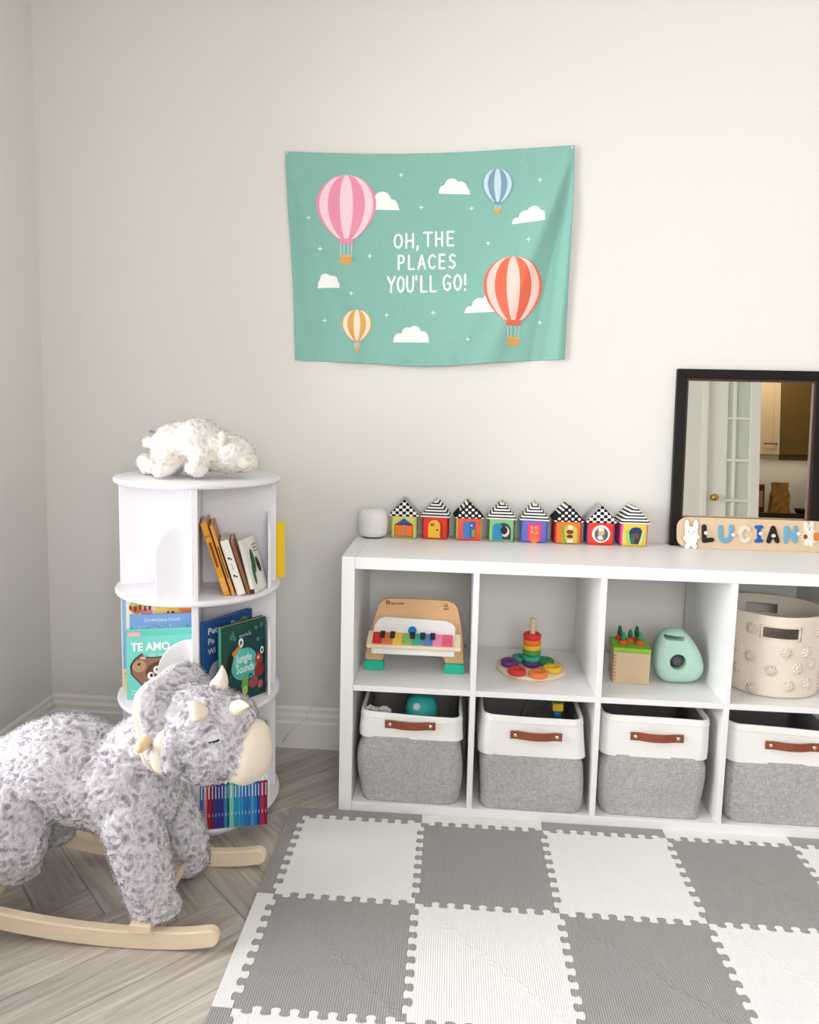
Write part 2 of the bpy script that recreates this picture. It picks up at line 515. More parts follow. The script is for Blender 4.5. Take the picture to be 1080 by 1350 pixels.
class Print:
    """collects flat patches with a colour each; mapf turns a print coordinate (u, v) into a 3D point lying on the surface"""
    def __init__(self, mapf):
        self.f = mapf; self.v = []; self.faces = []; self.mi = []; self.mats = []
    def slot(self, m):
        if m not in self.mats: self.mats.append(m)
        return self.mats.index(m)
    def grid(self, fn, ns, nt, m, lift=0):
        b = len(self.v); s = self.slot(m)
        for i in range(ns+1):
            for j in range(nt+1):
                u, v = fn(i/ns, j/nt); self.v.append(self.f(u, v, lift))
        for i in range(ns):
            for j in range(nt):
                a = b+i*(nt+1)+j
                self.faces.append((a, a+1, a+nt+2, a+nt+1)); self.mi.append(s)
    def quad(self, x0, x1, y0, y1, m, lift=0, n=3):
        self.grid(lambda s, t: (x0+(x1-x0)*s, y0+(y1-y0)*t), n, n, m, lift)
    def fan(self, pts, m, lift=0):
        b = len(self.v); s = self.slot(m)
        cx = sum(p[0] for p in pts)/len(pts); cy = sum(p[1] for p in pts)/len(pts)
        self.v.append(self.f(cx, cy, lift))
        for p in pts: self.v.append(self.f(p[0], p[1], lift))
        n = len(pts)
        for i in range(n):
            self.faces.append((b, b+1+i, b+1+(i+1) % n)); self.mi.append(s)
    def ellipse(self, cx, cy, rx, ry, m, lift=0, rot=0, n=20):
        c, s = math.cos(rot), math.sin(rot)
        self.fan([(cx+rx*math.cos(a)*c-ry*math.sin(a)*s, cy+rx*math.cos(a)*s+ry*math.sin(a)*c)
                  for a in (2*math.pi*i/n for i in range(n))], m, lift)
    def stroke(self, pts, w, m, lift=0):
        for (a, b) in zip(pts[:-1], pts[1:]):
            d = math.hypot(b[0]-a[0], b[1]-a[1]) or 1e-6
            nx, ny = -(b[1]-a[1])/d*w/2, (b[0]-a[0])/d*w/2
            self.grid(lambda s, t: (a[0]+(b[0]-a[0])*s+nx*(2*t-1), a[1]+(b[1]-a[1])*s+ny*(2*t-1)), 2, 1, m, lift)
        for p in pts:
            self.ellipse(p[0], p[1], w/2, w/2, m, lift, n=8)
    def text(self, txt, x, y, h, w, gap, sw, m, up=-1, slope=0.0, lift=0):
        """stroke lettering; y is the baseline, up=-1 when v grows downwards"""
        for ch in txt:
            if ch == ' ': x += w*.75; continue
            cw = w*WID.get(ch, 1)
            for st in STROKE[ch]:
                self.stroke([(x+p[0]*cw, y+up*p[1]*h+slope*(p[0]*cw)) for p in st], sw, m, lift)
            x += cw+gap; y += slope*(cw+gap)
        return x
    def font(self, txt, x, y, size, m, up=1, lift=0, bold=0.0, squeeze=1.0):
        """lettering in the built-in font"""
        cu = bpy.data.curves.new('lettering', 'FONT'); cu.body = txt; cu.size = size; cu.offset = bold*size; cu.resolution_u = 2
        o = bpy.data.objects.new('lettering', cu); COL.objects.link(o)
        me = evaluated(o); b = len(self.v); s = self.slot(m)
        for v in me.vertices: self.v.append(self.f(x+v.co.x*squeeze, y+up*v.co.y, lift))
        for p in me.polygons: self.faces.append(tuple(b+i for i in p.vertices)); self.mi.append(s)
        bpy.data.objects.remove(o); bpy.data.curves.remove(cu); bpy.data.meshes.remove(me)
    def build(self, name, parent=None):
        me = bpy.data.meshes.new(name)
        me.from_pydata([tuple(p) for p in self.v], [], self.faces)
        for m in self.mats: me.materials.append(M(m))
        me.polygons.foreach_set('material_index', self.mi)
        me.update()
        return tag(link(bpy.data.objects.new(name, me), parent), kind='stuff')

# ------------------------------------------------------------------ soft plush bodies
def blob(name, prims, material, parent=None, voxel=.008, smooth=8, keep=None):
    """one continuous closed skin around overlapping ellipsoids; prims: (centre, radii, rot) or (p0, r0, p1, r1)"""
    bm = bmesh.new()
    for p in prims:
        if len(p) == 4:
            a, ra, b, rb = p
            n = max(3, int((Vector(b)-Vector(a)).length/(.35*min(ra, rb)))+1)
            for i in range(n+1):
                t = i/n
                ball(bm, Vector(a).lerp(Vector(b), t), ra+(rb-ra)*t)
        else:
            ball(bm, p[0], p[1], 3, p[2] if len(p) > 2 else None)
    o = put(name, bm, material, parent)
    rm = o.modifiers.new('remesh', 'REMESH'); rm.mode = 'VOXEL'; rm.voxel_size = voxel
    s = o.modifiers.new('smooth', 'SMOOTH'); s.iterations = smooth; s.factor = .5
    apply_mods(o)
    o.data.materials.clear(); o.data.materials.append(M(material))
    o.data.shade_smooth()
    return o

def ruffle(o, amp, scale, seed=0.0, keep=None):
    """crushed plush pile: pushes the skin out in small curled clumps and records how high each spot stands"""
    from mathutils import noise as nz
    me = o.data; n = len(me.vertices)
    nrm = [v.vector.copy() for v in me.vertex_normals]
    hs = []
    for v, q in zip(me.vertices, nrm):
        c = v.co.copy()
        w = nz.noise_vector(c*scale*.45+Vector((seed, 0, 0)))
        h = nz.noise(c*scale+w*1.1)
        h2 = nz.noise(c*scale*2.3+w*1.6+Vector((7, 3, 1)))
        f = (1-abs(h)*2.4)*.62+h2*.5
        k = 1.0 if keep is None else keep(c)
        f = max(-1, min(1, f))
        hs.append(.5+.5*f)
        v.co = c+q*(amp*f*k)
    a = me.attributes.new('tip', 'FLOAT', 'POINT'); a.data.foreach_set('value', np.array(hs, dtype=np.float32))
    me.update()

def pile_material(name, low, high):
    m = bpy.data.materials.new(name); m.use_nodes = True
    nt = m.node_tree; N, L = nt.nodes, nt.links
    b = N['Principled BSDF']; b.inputs['Roughness'].default_value = .95; b.inputs['Specular IOR Level'].default_value = .1
    b.inputs['Sheen Weight'].default_value = .3
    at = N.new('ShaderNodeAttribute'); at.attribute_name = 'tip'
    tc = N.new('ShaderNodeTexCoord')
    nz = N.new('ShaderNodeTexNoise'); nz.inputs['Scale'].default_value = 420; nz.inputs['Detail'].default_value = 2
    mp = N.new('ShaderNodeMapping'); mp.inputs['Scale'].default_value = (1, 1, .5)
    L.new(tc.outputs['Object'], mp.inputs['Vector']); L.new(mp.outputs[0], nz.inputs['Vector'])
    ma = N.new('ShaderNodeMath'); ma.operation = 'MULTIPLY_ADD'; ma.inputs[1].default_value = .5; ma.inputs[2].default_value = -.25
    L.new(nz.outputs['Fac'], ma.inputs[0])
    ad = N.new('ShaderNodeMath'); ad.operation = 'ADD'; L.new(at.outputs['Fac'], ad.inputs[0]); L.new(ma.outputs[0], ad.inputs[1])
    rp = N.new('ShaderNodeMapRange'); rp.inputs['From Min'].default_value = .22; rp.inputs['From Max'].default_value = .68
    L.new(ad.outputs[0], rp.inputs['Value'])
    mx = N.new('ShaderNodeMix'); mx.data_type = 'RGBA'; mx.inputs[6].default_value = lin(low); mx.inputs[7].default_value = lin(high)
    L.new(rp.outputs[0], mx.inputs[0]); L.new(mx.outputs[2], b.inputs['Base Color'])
    bp = N.new('ShaderNodeBump'); bp.inputs['Strength'].default_value = .6; bp.inputs['Distance'].default_value = .002
    L.new(nz.outputs['Fac'], bp.inputs['Height']); L.new(bp.outputs[0], b.inputs['Normal'])
    MATS[name] = m
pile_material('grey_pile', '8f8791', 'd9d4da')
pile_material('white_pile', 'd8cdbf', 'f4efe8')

def add_fur(name, src, n, length, width, material, parent, seed=1, lean=.9, mask=None, curl=.5):
    """short plush pile: n tapering strands grown from the skin, in swirling clumps"""
    rng = np.random.default_rng(seed)
    me = src.data; me.calc_loop_triangles()
    nv = len(me.vertices)
    co = np.empty(nv*3); me.vertices.foreach_get('co', co); co = co.reshape(-1, 3)
    no = np.empty(nv*3); me.vertex_normals.foreach_get('vector', no); no = no.reshape(-1, 3)
    nt = len(me.loop_triangles)
    tri = np.empty(nt*3, dtype=np.int32); me.loop_triangles.foreach_get('vertices', tri); tri = tri.reshape(-1, 3)
    A, B, C = co[tri[:, 0]], co[tri[:, 1]], co[tri[:, 2]]
    ar = np.linalg.norm(np.cross(B-A, C-A), axis=1)
    idx = rng.choice(nt, n, p=ar/ar.sum())
    r1, r2 = rng.random(n), rng.random(n)
    s = np.sqrt(r1); w0, w1, w2 = 1-s, s*(1-r2), s*r2
    P = A[idx]*w0[:, None]+B[idx]*w1[:, None]+C[idx]*w2[:, None]
    T = tri[idx]
    Nn = no[T[:, 0]]*w0[:, None]+no[T[:, 1]]*w1[:, None]+no[T[:, 2]]*w2[:, None]
    Nn /= np.linalg.norm(Nn, axis=1)[:, None]+1e-9
    if mask is not None:
        k = mask(P); P, Nn = P[k], Nn[k]; n = len(P)
    # swirling clump field
    def field(F, ph):
        return np.stack([np.sin(P@np.array(f)*F+ph+i) for i, f in enumerate(((1, .7, -.4), (-.5, 1, .8), (.6, -.9, 1)))], 1)
    D = field(95, 0)+.8*field(210, 2)+.35*rng.normal(size=(n, 3))
    D -= (D*Nn).sum(1)[:, None]*Nn
    D /= np.linalg.norm(D, axis=1)[:, None]+1e-9
    L_ = length*(.7+.5*rng.random(n))[:, None]
    d0 = Nn*.75+D*lean*.5; d0 /= np.linalg.norm(d0, axis=1)[:, None]
    d1 = Nn*.35+D*lean+curl*.4*rng.normal(size=(n, 3)); d1 /= np.linalg.norm(d1, axis=1)[:, None]
    p0 = P-Nn*.001; p1 = P+d0*L_*.5; p2 = p1+d1*L_*.5
    S = np.cross(d1, Nn+.3*rng.normal(size=(n, 3))); S /= np.linalg.norm(S, axis=1)[:, None]+1e-9
    S *= np.where(((np.cross(S, d0+d1))*Nn).sum(1) < 0, -1.0, 1.0)[:, None]      # every strand shows its front outwards
    W = width*(.7+.6*rng.random(n))[:, None]/2
    V = np.stack([p0-S*W, p0+S*W, p1-S*W*.9, p1+S*W*.9, p2], 1).reshape(-1, 3)
    b = (np.arange(n)*5)[:, None]
    loops = np.concatenate([b+0, b+1, b+3, b+2, b+2, b+3, b+4], 1).ravel().astype(np.int32)
    starts = np.stack([np.arange(n)*7, np.arange(n)*7+4], 1).ravel().astype(np.int32)
    m = bpy.data.meshes.new(name)
    m.vertices.add(n*5); m.vertices.foreach_set('co', V.ravel().astype(np.float32))
    m.loops.add(n*7); m.loops.foreach_set('vertex_index', loops)
    m.polygons.add(n*2); m.polygons.foreach_set('loop_start', starts)
    m.update(calc_edges=True); m.validate()
    t = np.tile(np.array([0, 0, .55, .55, 1.0]), n)
    a = m.attributes.new('tip', 'FLOAT', 'POINT'); a.data.foreach_set('value', t.astype(np.float32))
    # shade the pile with the skin's own normal so it reads as soft cloth, not as blades
    nn = np.repeat(Nn*.8+D*.35, 5, axis=0).reshape(n, 5, 3); nn[:, 4] += d1*.4
    nn = nn.reshape(-1, 3); nn /= np.linalg.norm(nn, axis=1)[:, None]+1e-9
    m.polygons.foreach_set('use_smooth', np.ones(n*2, dtype=bool))
    m.normals_split_custom_set_from_vertices(nn.tolist())
    m.materials.append(M(material))
    o = link(bpy.data.objects.new(name, m), parent)
    return tag(o, kind='stuff')

# ================================================================== the room
def struct(name, boxes, material, bevel=0):
    bm = bmesh.new()
    for b in boxes: bx(bm, *b)
    return tag(put(name, bm, material, bevel=bevel), kind='structure')

KY, KX0, KX1 = -4.62, 1.6, 4.4                     # kitchen beyond the doorway
floor = struct('floor', [(XL-.1, KX1+.1, KY-.1, YB+.1, -.06, -.006)], 'oak_subfloor')
struct('ceiling', [(XL-.1, KX1+.1, KY-.1, YB+.1, ZC, ZC+.08)], 'ceiling_paint')
T = .12
struct('wall_back', [(XL-T, XR+T, YB, YB+T, -.02, ZC)], 'wall_paint')
y0, y1, z0, z1 = WIN
struct('wall_left', [(XL-T, XL, YF-T, y0, -.02, ZC), (XL-T, XL, y1, YB, -.02, ZC),
                     (XL-T, XL, y0, y1, -.02, z0), (XL-T, XL, y0, y1, z1, ZC)], 'wall_paint')
struct('wall_right', [(XR, XR+T, YF, YB, -.02, ZC)], 'wall_paint')
x0, x1, z0, z1 = WIN_FILL
struct('wall_front', [(XL, x0, YF-T, YF, -.02, ZC), (x1, 2.19, YF-T, YF, -.02, ZC), (x0, x1, YF-T, YF, -.02, z0),
                      (x0, x1, YF-T, YF, z1, ZC), (2.19, XR+T, YF-T, YF, 2.08, ZC), (3.11, XR+T, YF-T, YF, -.02, 2.08)], 'wall_paint')
struct('wall_kitchen_back', [(KX0, KX1, KY-T, KY, -.02, ZC)], 'wall_paint')
struct('wall_kitchen_left', [(KX0-T, KX0, KY, YF-T, -.02, ZC)], 'wall_paint')
struct('wall_kitchen_right', [(KX1, KX1+T, KY, YF, -.02, ZC)], 'wall_paint')
struct('wall_kitchen_front', [(XR+T, KX1, YF-T, YF, -.02, ZC)], 'wall_paint')

# herringbone planks, 12 cm wide, laid at 45 degrees to the walls
W_, NPL = .1215, 5
S2 = math.sqrt(.5)
GAP = .0012
def plank_mesh():
    bm = bmesh.new()
    bx(bm, GAP/2, NPL*W_-GAP/2, GAP/2, W_-GAP/2, -.012, 0)
    bmesh.ops.bevel(bm, geom=[e for e in bm.edges if all(v.co.z > -.001 for v in e.verts)], offset=.0012, segments=1, affect='EDGES')
    me = bpy.data.meshes.new('plank'); bm.to_mesh(me); bm.free(); me.materials.append(M('grey_oak'))
    return me
PM = plank_mesh()
PX = (XL, XR, YF+.0, YB)
def place_plank(i, j, along):
    """lower corner in plank units; along d1=(1,1)/sqrt2 or d2=(1,-1)/sqrt2"""
    d1, d2 = -.675+i*W_, .008+j*W_
    if along == 1:
        a = (d1, d2); rot = math.pi/4
        # local x -> d1, local y -> -d2
        org = (d1, d2+W_)
    else:
        org = (d1, d2); rot = -math.pi/4
    x, y = (org[0]+org[1])*S2, (org[0]-org[1])*S2
    R = Matrix.Translation((x, y, 0)) @ Matrix.Rotation(rot, 4, 'Z')
    cs = [R @ Vector((a, b, 0)) for a in (0, NPL*W_) for b in (0, W_)]
    xs, ys = [c.x for c in cs], [c.y for c in cs]
    if max(xs) < PX[0]+.01 or min(xs) > PX[1]-.01 or max(ys) < PX[2]+.01 or min(ys) > PX[3]-.01: return
    me = PM
    if min(xs) < PX[0] or max(xs) > PX[1] or min(ys) < PX[2] or max(ys) > PX[3]:
        bm = bmesh.new(); bm.from_mesh(PM); Ri = R.inverted()
        for p, nrm in (((PX[0], 0, 0), (-1, 0, 0)), ((PX[1], 0, 0), (1, 0, 0)), ((0, PX[2], 0), (0, -1, 0)), ((0, PX[3], 0), (0, 1, 0))):
            r = bmesh.ops.bisect_plane(bm, geom=bm.verts[:]+bm.edges[:]+bm.faces[:], plane_co=Ri @ Vector(p),
                                       plane_no=Ri.to_3x3() @ Vector(nrm), clear_outer=True)
            es = [g for g in r['geom_cut'] if isinstance(g, bmesh.types.BMEdge)]
            if es: bmesh.ops.edgeloop_fill(bm, edges=es)
        if not bm.faces: bm.free(); return
        me = bpy.data.meshes.new('plank'); bm.to_mesh(me); bm.free(); me.materials.append(M('grey_oak'))
    o = bpy.data.objects.new('plank', me)
    o.matrix_world = R
    link(o, floor)
for i in range(-40, 46):
    for k in range(-8, 9):
        place_plank(i, i-NPL+2*NPL*k, 2)          # planks along d2
for j in range(-40, 46):
    for k in range(-8, 9):
        place_plank(j+1-NPL-2*NPL*k, j, 1)        # planks along d1
box('kitchen_floor_board', KX0, KX1, KY, YF, -.006, -.001, 'grey_oak', floor, bevel=0)

# skirting: two stepped mouldings above a plain board
def skirting(name, a, b, horizontal):
    prof = [(0, 0), (.018, 0), (.018, .088), (.013, .096), (.013, .112), (.008, .124), (.008, .136), (.003, .145), (0, .145)]
    bm = bmesh.new()
    rows = []
    for t in (a, b):
        rows.append([bm.verts.new((t, YB-p[0], p[1]) if horizontal else (XL+p[0], t, p[1])) for p in prof])
    n = len(prof)
    for k in range(n):
        bm.faces.new((rows[0][k], rows[0][(k+1) % n], rows[1][(k+1) % n], rows[1][k]))
    bm.faces.new(rows[0]); bm.faces.new(rows[1])
    bmesh.ops.recalc_face_normals(bm, faces=bm.faces[:])
    return tag(put(name, bm, 'trim_paint'), kind='structure')
skirting('baseboard_back', XL, XR, True)
skirting('baseboard_left', YF, YB-.018, False)

def window(name, plane, a0, a1, z0, z1, pos, mull):
    """sash window set in a wall; plane 'x' (left wall) or 'y' (wall behind the camera)"""
    w = bpy.data.objects.new(name, None); link(w); tag(w, kind='structure')
    def b(nm, p0, p1, q0, q1, d0, d1, m):
        if plane == 'x': return box(nm, pos+d0, pos+d1, p0, p1, q0, q1, m, w, bevel=.002)
        return box(nm, p0, p1, pos+d0, pos+d1, q0, q1, m, w, bevel=.002)
    d = -.085, -.035
    for q in (z0, z1-.05): b('window_frame', a0, a1, q, q+.05, *d, 'trim_paint')
    for p in (a0, a1-.05): b('window_frame', p, p+.05, z0+.05, z1-.05, *d, 'trim_paint')
    for k in range(1, mull+1):
        p = a0+(a1-a0)*k/(mull+1)
        b('mullion', p-.02, p+.02, z0+.05, z1-.05, *d, 'trim_paint')
    b('pane', a0+.05, a1-.05, z0+.05, z1-.05, -.062, -.058, 'window_glass')
    b('window_sill', a0-.04, a1+.04, z0-.03, z0, -.03, .07, 'trim_paint')
window('window_1', 'x', WIN[0], WIN[1], WIN[2], WIN[3], XL, 1)
window('fill_window', 'y', WIN_FILL[0], WIN_FILL[1], WIN_FILL[2], WIN_FILL[3], YF, 1)  # added window behind the camera, carries the fill light

# ================================================================== foam puzzle mat
TS = .3416; MX, MY, MA = -.0954, -.0453, .0023
mat_root = thing('play_mat', 'checkered white and grey foam puzzle play mat on the floor before the cube shelf', 'play mat', (MX, MY, 0), (0, 0, MA))
AMP, NP = .0102, 8
def edge_curve(off=0.0):
    """interlocking edge along +s from 0 to TS; bulb-shaped teeth either side"""
    pts = [(0, 0)]
    mar = .06*TS; per = (TS-2*mar)/NP
    for k in range(NP):
        for q in range(14):
            t = q/14
            pts.append((mar+per*(k+t-.138*math.sin(4*math.pi*t)), AMP*math.sin(2*math.pi*t)))
    pts.append((TS-mar, 0)); pts.append((TS, 0))
    return pts
EC = edge_curve()
def inset(pts, d):
    n = len(pts); out = []
    area = sum(pts[i][0]*pts[(i+1) % n][1]-pts[(i+1) % n][0]*pts[i][1] for i in range(n))
    sg = 1 if area > 0 else -1
    for i in range(n):
        a, b = pts[i-1], pts[(i+1) % n]
        tx, ty = b[0]-a[0], b[1]-a[1]; l = math.hypot(tx, ty) or 1
        out.append((pts[i][0]-ty/l*d*sg, pts[i][1]+tx/l*d*sg))
    return out
MT = .012
def foam(name, pts, m, loc):
    bm = bmesh.new()
    pts = inset(pts, .00045)
    top = inset(pts, .0007)
    lo = [bm.verts.new((p[0], p[1], 0)) for p in pts]
    mi = [bm.verts.new((p[0], p[1], MT-.0008)) for p in pts]
    hi = [bm.verts.new((p[0], p[1], MT)) for p in top]
    n = len(pts)
    for A, B in ((lo, mi), (mi, hi)):
        for i in range(n):
            j = (i+1) % n; bm.faces.new((A[i], A[j], B[j], B[i]))
    f1 = bm.faces.new(hi); f2 = bm.faces.new(lo[::-1])
    bmesh.ops.recalc_face_normals(bm, faces=bm.faces[:])
    bmesh.ops.triangulate(bm, faces=[f1, f2])
    return put(name, bm, m, mat_root, loc=loc)
h = TS/2
bot = [(s-h, -h-a) for s, a in EC]                   # tile centred on its own origin; first tooth points down / right
right = [(h+a, s-h) for s, a in EC]
right = [(h+AMP_, -s+h) for s, AMP_ in EC][::-1]
topc = [(s-h, h-a) for s, a in EC][::-1]
left = [(-h+a, h-s) for s, a in EC]
outline = bot[:-1]+right[:-1]+topc[:-1]+left[:-1]
tile_cache = {}
NC, NR = 5, 3
for j in range(NR):
    for i in range(NC):
        m = 'foam_white' if (i+j) % 2 == 0 else 'foam_grey'
        loc = (TS*i+h, -TS*j-h, 0)
        if m not in tile_cache:
            o = foam('foam_tile', outline, m, loc); tile_cache[m] = o.data
        else:
            o = bpy.data.objects.new('foam_tile', tile_cache[m]); link(o, mat_root); o.location = loc
        if m == 'foam_white' and i == 1: o.scale = (1, 1, 1)
BW = .043
for i in range(NC):                                   # strip along the back edge
    m = 'foam_grey' if i % 2 == 0 else 'foam_white'
    lower = [(s-h, -a) for s, a in EC]
    x_l = -h-(BW if i == 0 else 0)
    foam('edge_strip', lower+[(h, BW), (x_l, BW)], m, (TS*i+h, 0, 0))
for j in range(NR):                                   # strip along the left edge
    m = 'foam_grey' if j % 2 == 0 else 'foam_white'
    inner = [(a, h-s) for s, a in EC]
    yt = h+(BW-.0008 if j == 0 else 0)
    foam('edge_strip', inner+[(-BW, -h), (-BW, yt)], m, (0, -TS*j-h, 0))

# ================================================================== cube shelf
KW, KD, KH, KP, KT = 1.464, .39, .766, .038, .016
CELLX = [(.038, .373), (.389, .724), (.740, 1.075), (1.091, 1.426)]
ZS0, ZS1 = .3745, .391
kall = thing('cube_shelf', 'white low cube shelf of two rows of four open cubbies along the wall', 'shelf', (0, 0, 0))
box('side_panel', 0, KP-.0006, 0, KD, 0, KH, 'white_lacquer', kall)
box('side_panel', KW-KP+.0006, KW, 0, KD, 0, KH, 'white_lacquer', kall)
box('top_panel', KP, KW-KP, 0, KD, KH-.0345, KH, 'white_lacquer', kall)
box('bottom_panel', KP, KW-KP, 0, KD, 0, KP, 'white_lacquer', kall)
for k in range(3):
    box('divider', CELLX[k][1], CELLX[k+1][0], .001, KD, KP, KH-.0345, 'white_lacquer', kall, bevel=.001)
for a, b in CELLX:
    box('shelf_board', a, b, .001, KD, ZS0, ZS1, 'white_lacquer', kall, bevel=.001)

# ================================================================== storage bins
def rr_ring(hx, hy, r, n=8, mids=6):
    """rounded rectangle with extra points along the straight sides"""
    pts = []
    cs = [(hx-r, hy-r, 0), (-hx+r, hy-r, 90), (-hx+r, -hy+r, 180), (hx-r, -hy+r, 270)]
    for k, (cx, cy, a0) in enumerate(cs):
        p = arc(cx, cy, r, r, a0, a0+90, n)
        pts += p
        nx = cs[(k+1) % 4]; q = arc(nx[0], nx[1], r, r, nx[2], nx[2], 1)[0]
        for t in range(1, mids): pts.append((p[-1][0]+(q[0]-p[-1][0])*t/mids, p[-1][1]+(q[1]-p[-1][1])*t/mids))
    return pts
def wob(x, y, z, s):
    return (math.sin(9*x+s)*math.cos(11*z+1.3*s)+.6*math.sin(19*y+14*z+2.1*s)+.5*math.sin(17*x-21*z+.7*s))
def loft(name, rows, m, parent, close_bottom=False, close_top=False):
    bm = bmesh.new()
    V = [[bm.verts.new(p) for p in r] for r in rows]
    n = len(rows[0])
    for A, B in zip(V[:-1], V[1:]):
        for i in range(n): bm.faces.new((A[i], A[(i+1) % n], B[(i+1) % n], B[i]))
    if close_bottom: bm.faces.new(V[0])
    if close_top: bm.faces.new(V[-1])
    bmesh.ops.recalc_face_normals(bm, faces=bm.faces[:])
    return put(name, bm, m, parent, smooth=True)
def bin_(label, cx, yfront, rotz, zrim, zsplit, seed, taper, hx, handle_dx=0, squash=0.0, bulge=.012):
    hy = .165
    z0 = KP
    t = thing('storage_bin', label, 'storage bin', (cx, yfront+hy, z0), (0, 0, rotz))
    H, S = zrim-z0, zsplit-z0
    def ring(z, grow, r=.032, amp=.009):
        out = []
        for x, y in rr_ring(hx+grow, hy, r):
            w = amp*wob(x, y, z, seed)*min(1, z/.03)*(1 if z > S else min(1, max(.1, (S-z)/.05)))
            l = math.hypot(x, y)
            out.append((x+x/l*w*.8, y+y/l*w*.8 if y < 0 else y-abs(w)*.3, z))
        return out
    def rim_z(p, z, f):          # the soft rim dips towards the front left corner
        return (p[0], p[1], z-f*(.006*math.sin(6*p[0]+seed)+squash*p[0]))
    zs = [z for z in (0, .004, .012, .03, .06, .09, .12, .15) if z < S-.04]+[S-.03, S-.012, S]
    rows = [ring(z, -.006*(z < .01)+bulge*math.sin(math.pi*min(1, z/S))*.6+taper*(z/S)*.2-.004-(.010 if z > S-.001 else .004 if z > S-.02 else 0), r=.028) for z in zs]
    loft('fabric_body', rows, 'grey_linen', t, close_bottom=True)
    nb = 7
    rows = [[(p[0], p[1], p[2]) for p in ring(S-.004, taper*.2+.004, amp=.003)]]
    for k in range(nb+1):
        f = k/nb; z = S+(H-S)*f
        rows.append([rim_z(p, z, f) for p in ring(z, taper*.2+(taper*.8)*f+.003*(1-f)+.001, amp=.003)])
    # rolled rim, then down the inside
    top = rows[-1]
    def inn(d, dz): return [(p[0]*(1-d/hx), p[1]*(1-d/hy), p[2]+dz) for p in top]
    rows += [inn(.001, .003), inn(.004, .004), inn(.007, .001), inn(.008, -.012)]
    loft('canvas_band', rows, 'white_canvas', t)
    rows = [inn(.0078, -.010), inn(.010, -.05), inn(.012, -(H-S)-.03), inn(.014, -H+.02)]
    loft('lining', rows, 'grey_lining', t, close_top=True)
    bm = bmesh.new()                                  # stitched seam just under the rolled rim
    sm2 = [(p[0]*(1+.0008/hx), p[1]*(1+.0012/hy), p[2]-.013) for p in top]
    add_tube(bm, sm2+[sm2[0]], .0013, 5, cap=False); put('rim_seam', bm, 'white_canvas', t, smooth=True)
    # leather pull with two rivets
    zc = (S+H)/2+.006; yf = min(p[1] for p in top)-.003
    bm = bmesh.new(); n = 14; L2 = .073
    for i in range(n+1):
        f = -1+2*i/n
        bow = .011*max(0, 1-(f/.62)**2)**.8 if abs(f) < .62 else 0
        sag = .001*max(0, 1-(f/.62)**2)
        x = handle_dx+f*L2
        for (dy, dz) in ((0, .0115), (0, -.0115), (.003, -.0115), (.003, .0115)):
            bm.verts.new((x, yf-.003-bow+dy, zc+dz+sag))
    bm.verts.ensure_lookup_table()
    for i in range(n):
        for k in range(4):
            bm.faces.new((bm.verts[4*i+k], bm.verts[4*i+(k+1) % 4], bm.verts[4*i+4+(k+1) % 4], bm.verts[4*i+4+k]))
    bm.faces.new([bm.verts[k] for k in range(4)]); bm.faces.new([bm.verts[4*n+k] for k in range(4)])
    bmesh.ops.recalc_face_normals(bm, faces=bm.faces[:])
    hd = put('handle', bm, 'leather', t, smooth=False)
    hd['label'] = 'brown leather pull strap'
    for sx in (-1, 1):
        lathe('rivet', [(0, -.0035), (.003, -.0033), (.0055, -.0015), (.006, 0), (.006, .002)], 'chrome', hd, 16,
              (handle_dx+sx*L2*.8, yf-.0035, zc), 'y')
    return t
def bc(k): return (CELLX[k][0]+CELLX[k][1])/2
bin_('grey linen and white canvas storage bin under the toy piano', bc(0)+.001, .012, 0, .306, .236, 1.0, .0, .148, -.002, squash=.02)
bin_('grey linen and white canvas storage bin under the ring stacking toy', bc(1)+.001, .008, -.01, .318, .206, 2.6, -.008, .152, .008, squash=.05, bulge=.008)
bin_('grey linen and white canvas storage bin under the mint green cushion toy', bc(2)-.004, .014, -.012, .327, .220, 4.1, .004, .146, .0, squash=.03)
bin_('grey linen and white canvas storage bin under the cream basket', bc(3)-.002, .016, 0, .316, .220, 5.7, .004, .148, .015, squash=.02)

# ================================================================== revolving bookcase
BC = Vector((-.4133, .0088)); BR = .2288
BA = math.radians(-74)                                # heading of the panel whose edge faces the viewer
E_ = Vector((math.cos(BA), math.sin(BA))); A_ = Vector((-math.sin(BA), math.cos(BA)))
TIER = [.045, .362, .675, .983]                       # upper faces of the four discs
DT = .014
bcase = thing('revolving_bookcase', 'white round revolving bookcase of three tiers in the room corner', 'bookcase', (BC.x, BC.y, 0), (0, 0, BA+math.pi/2))
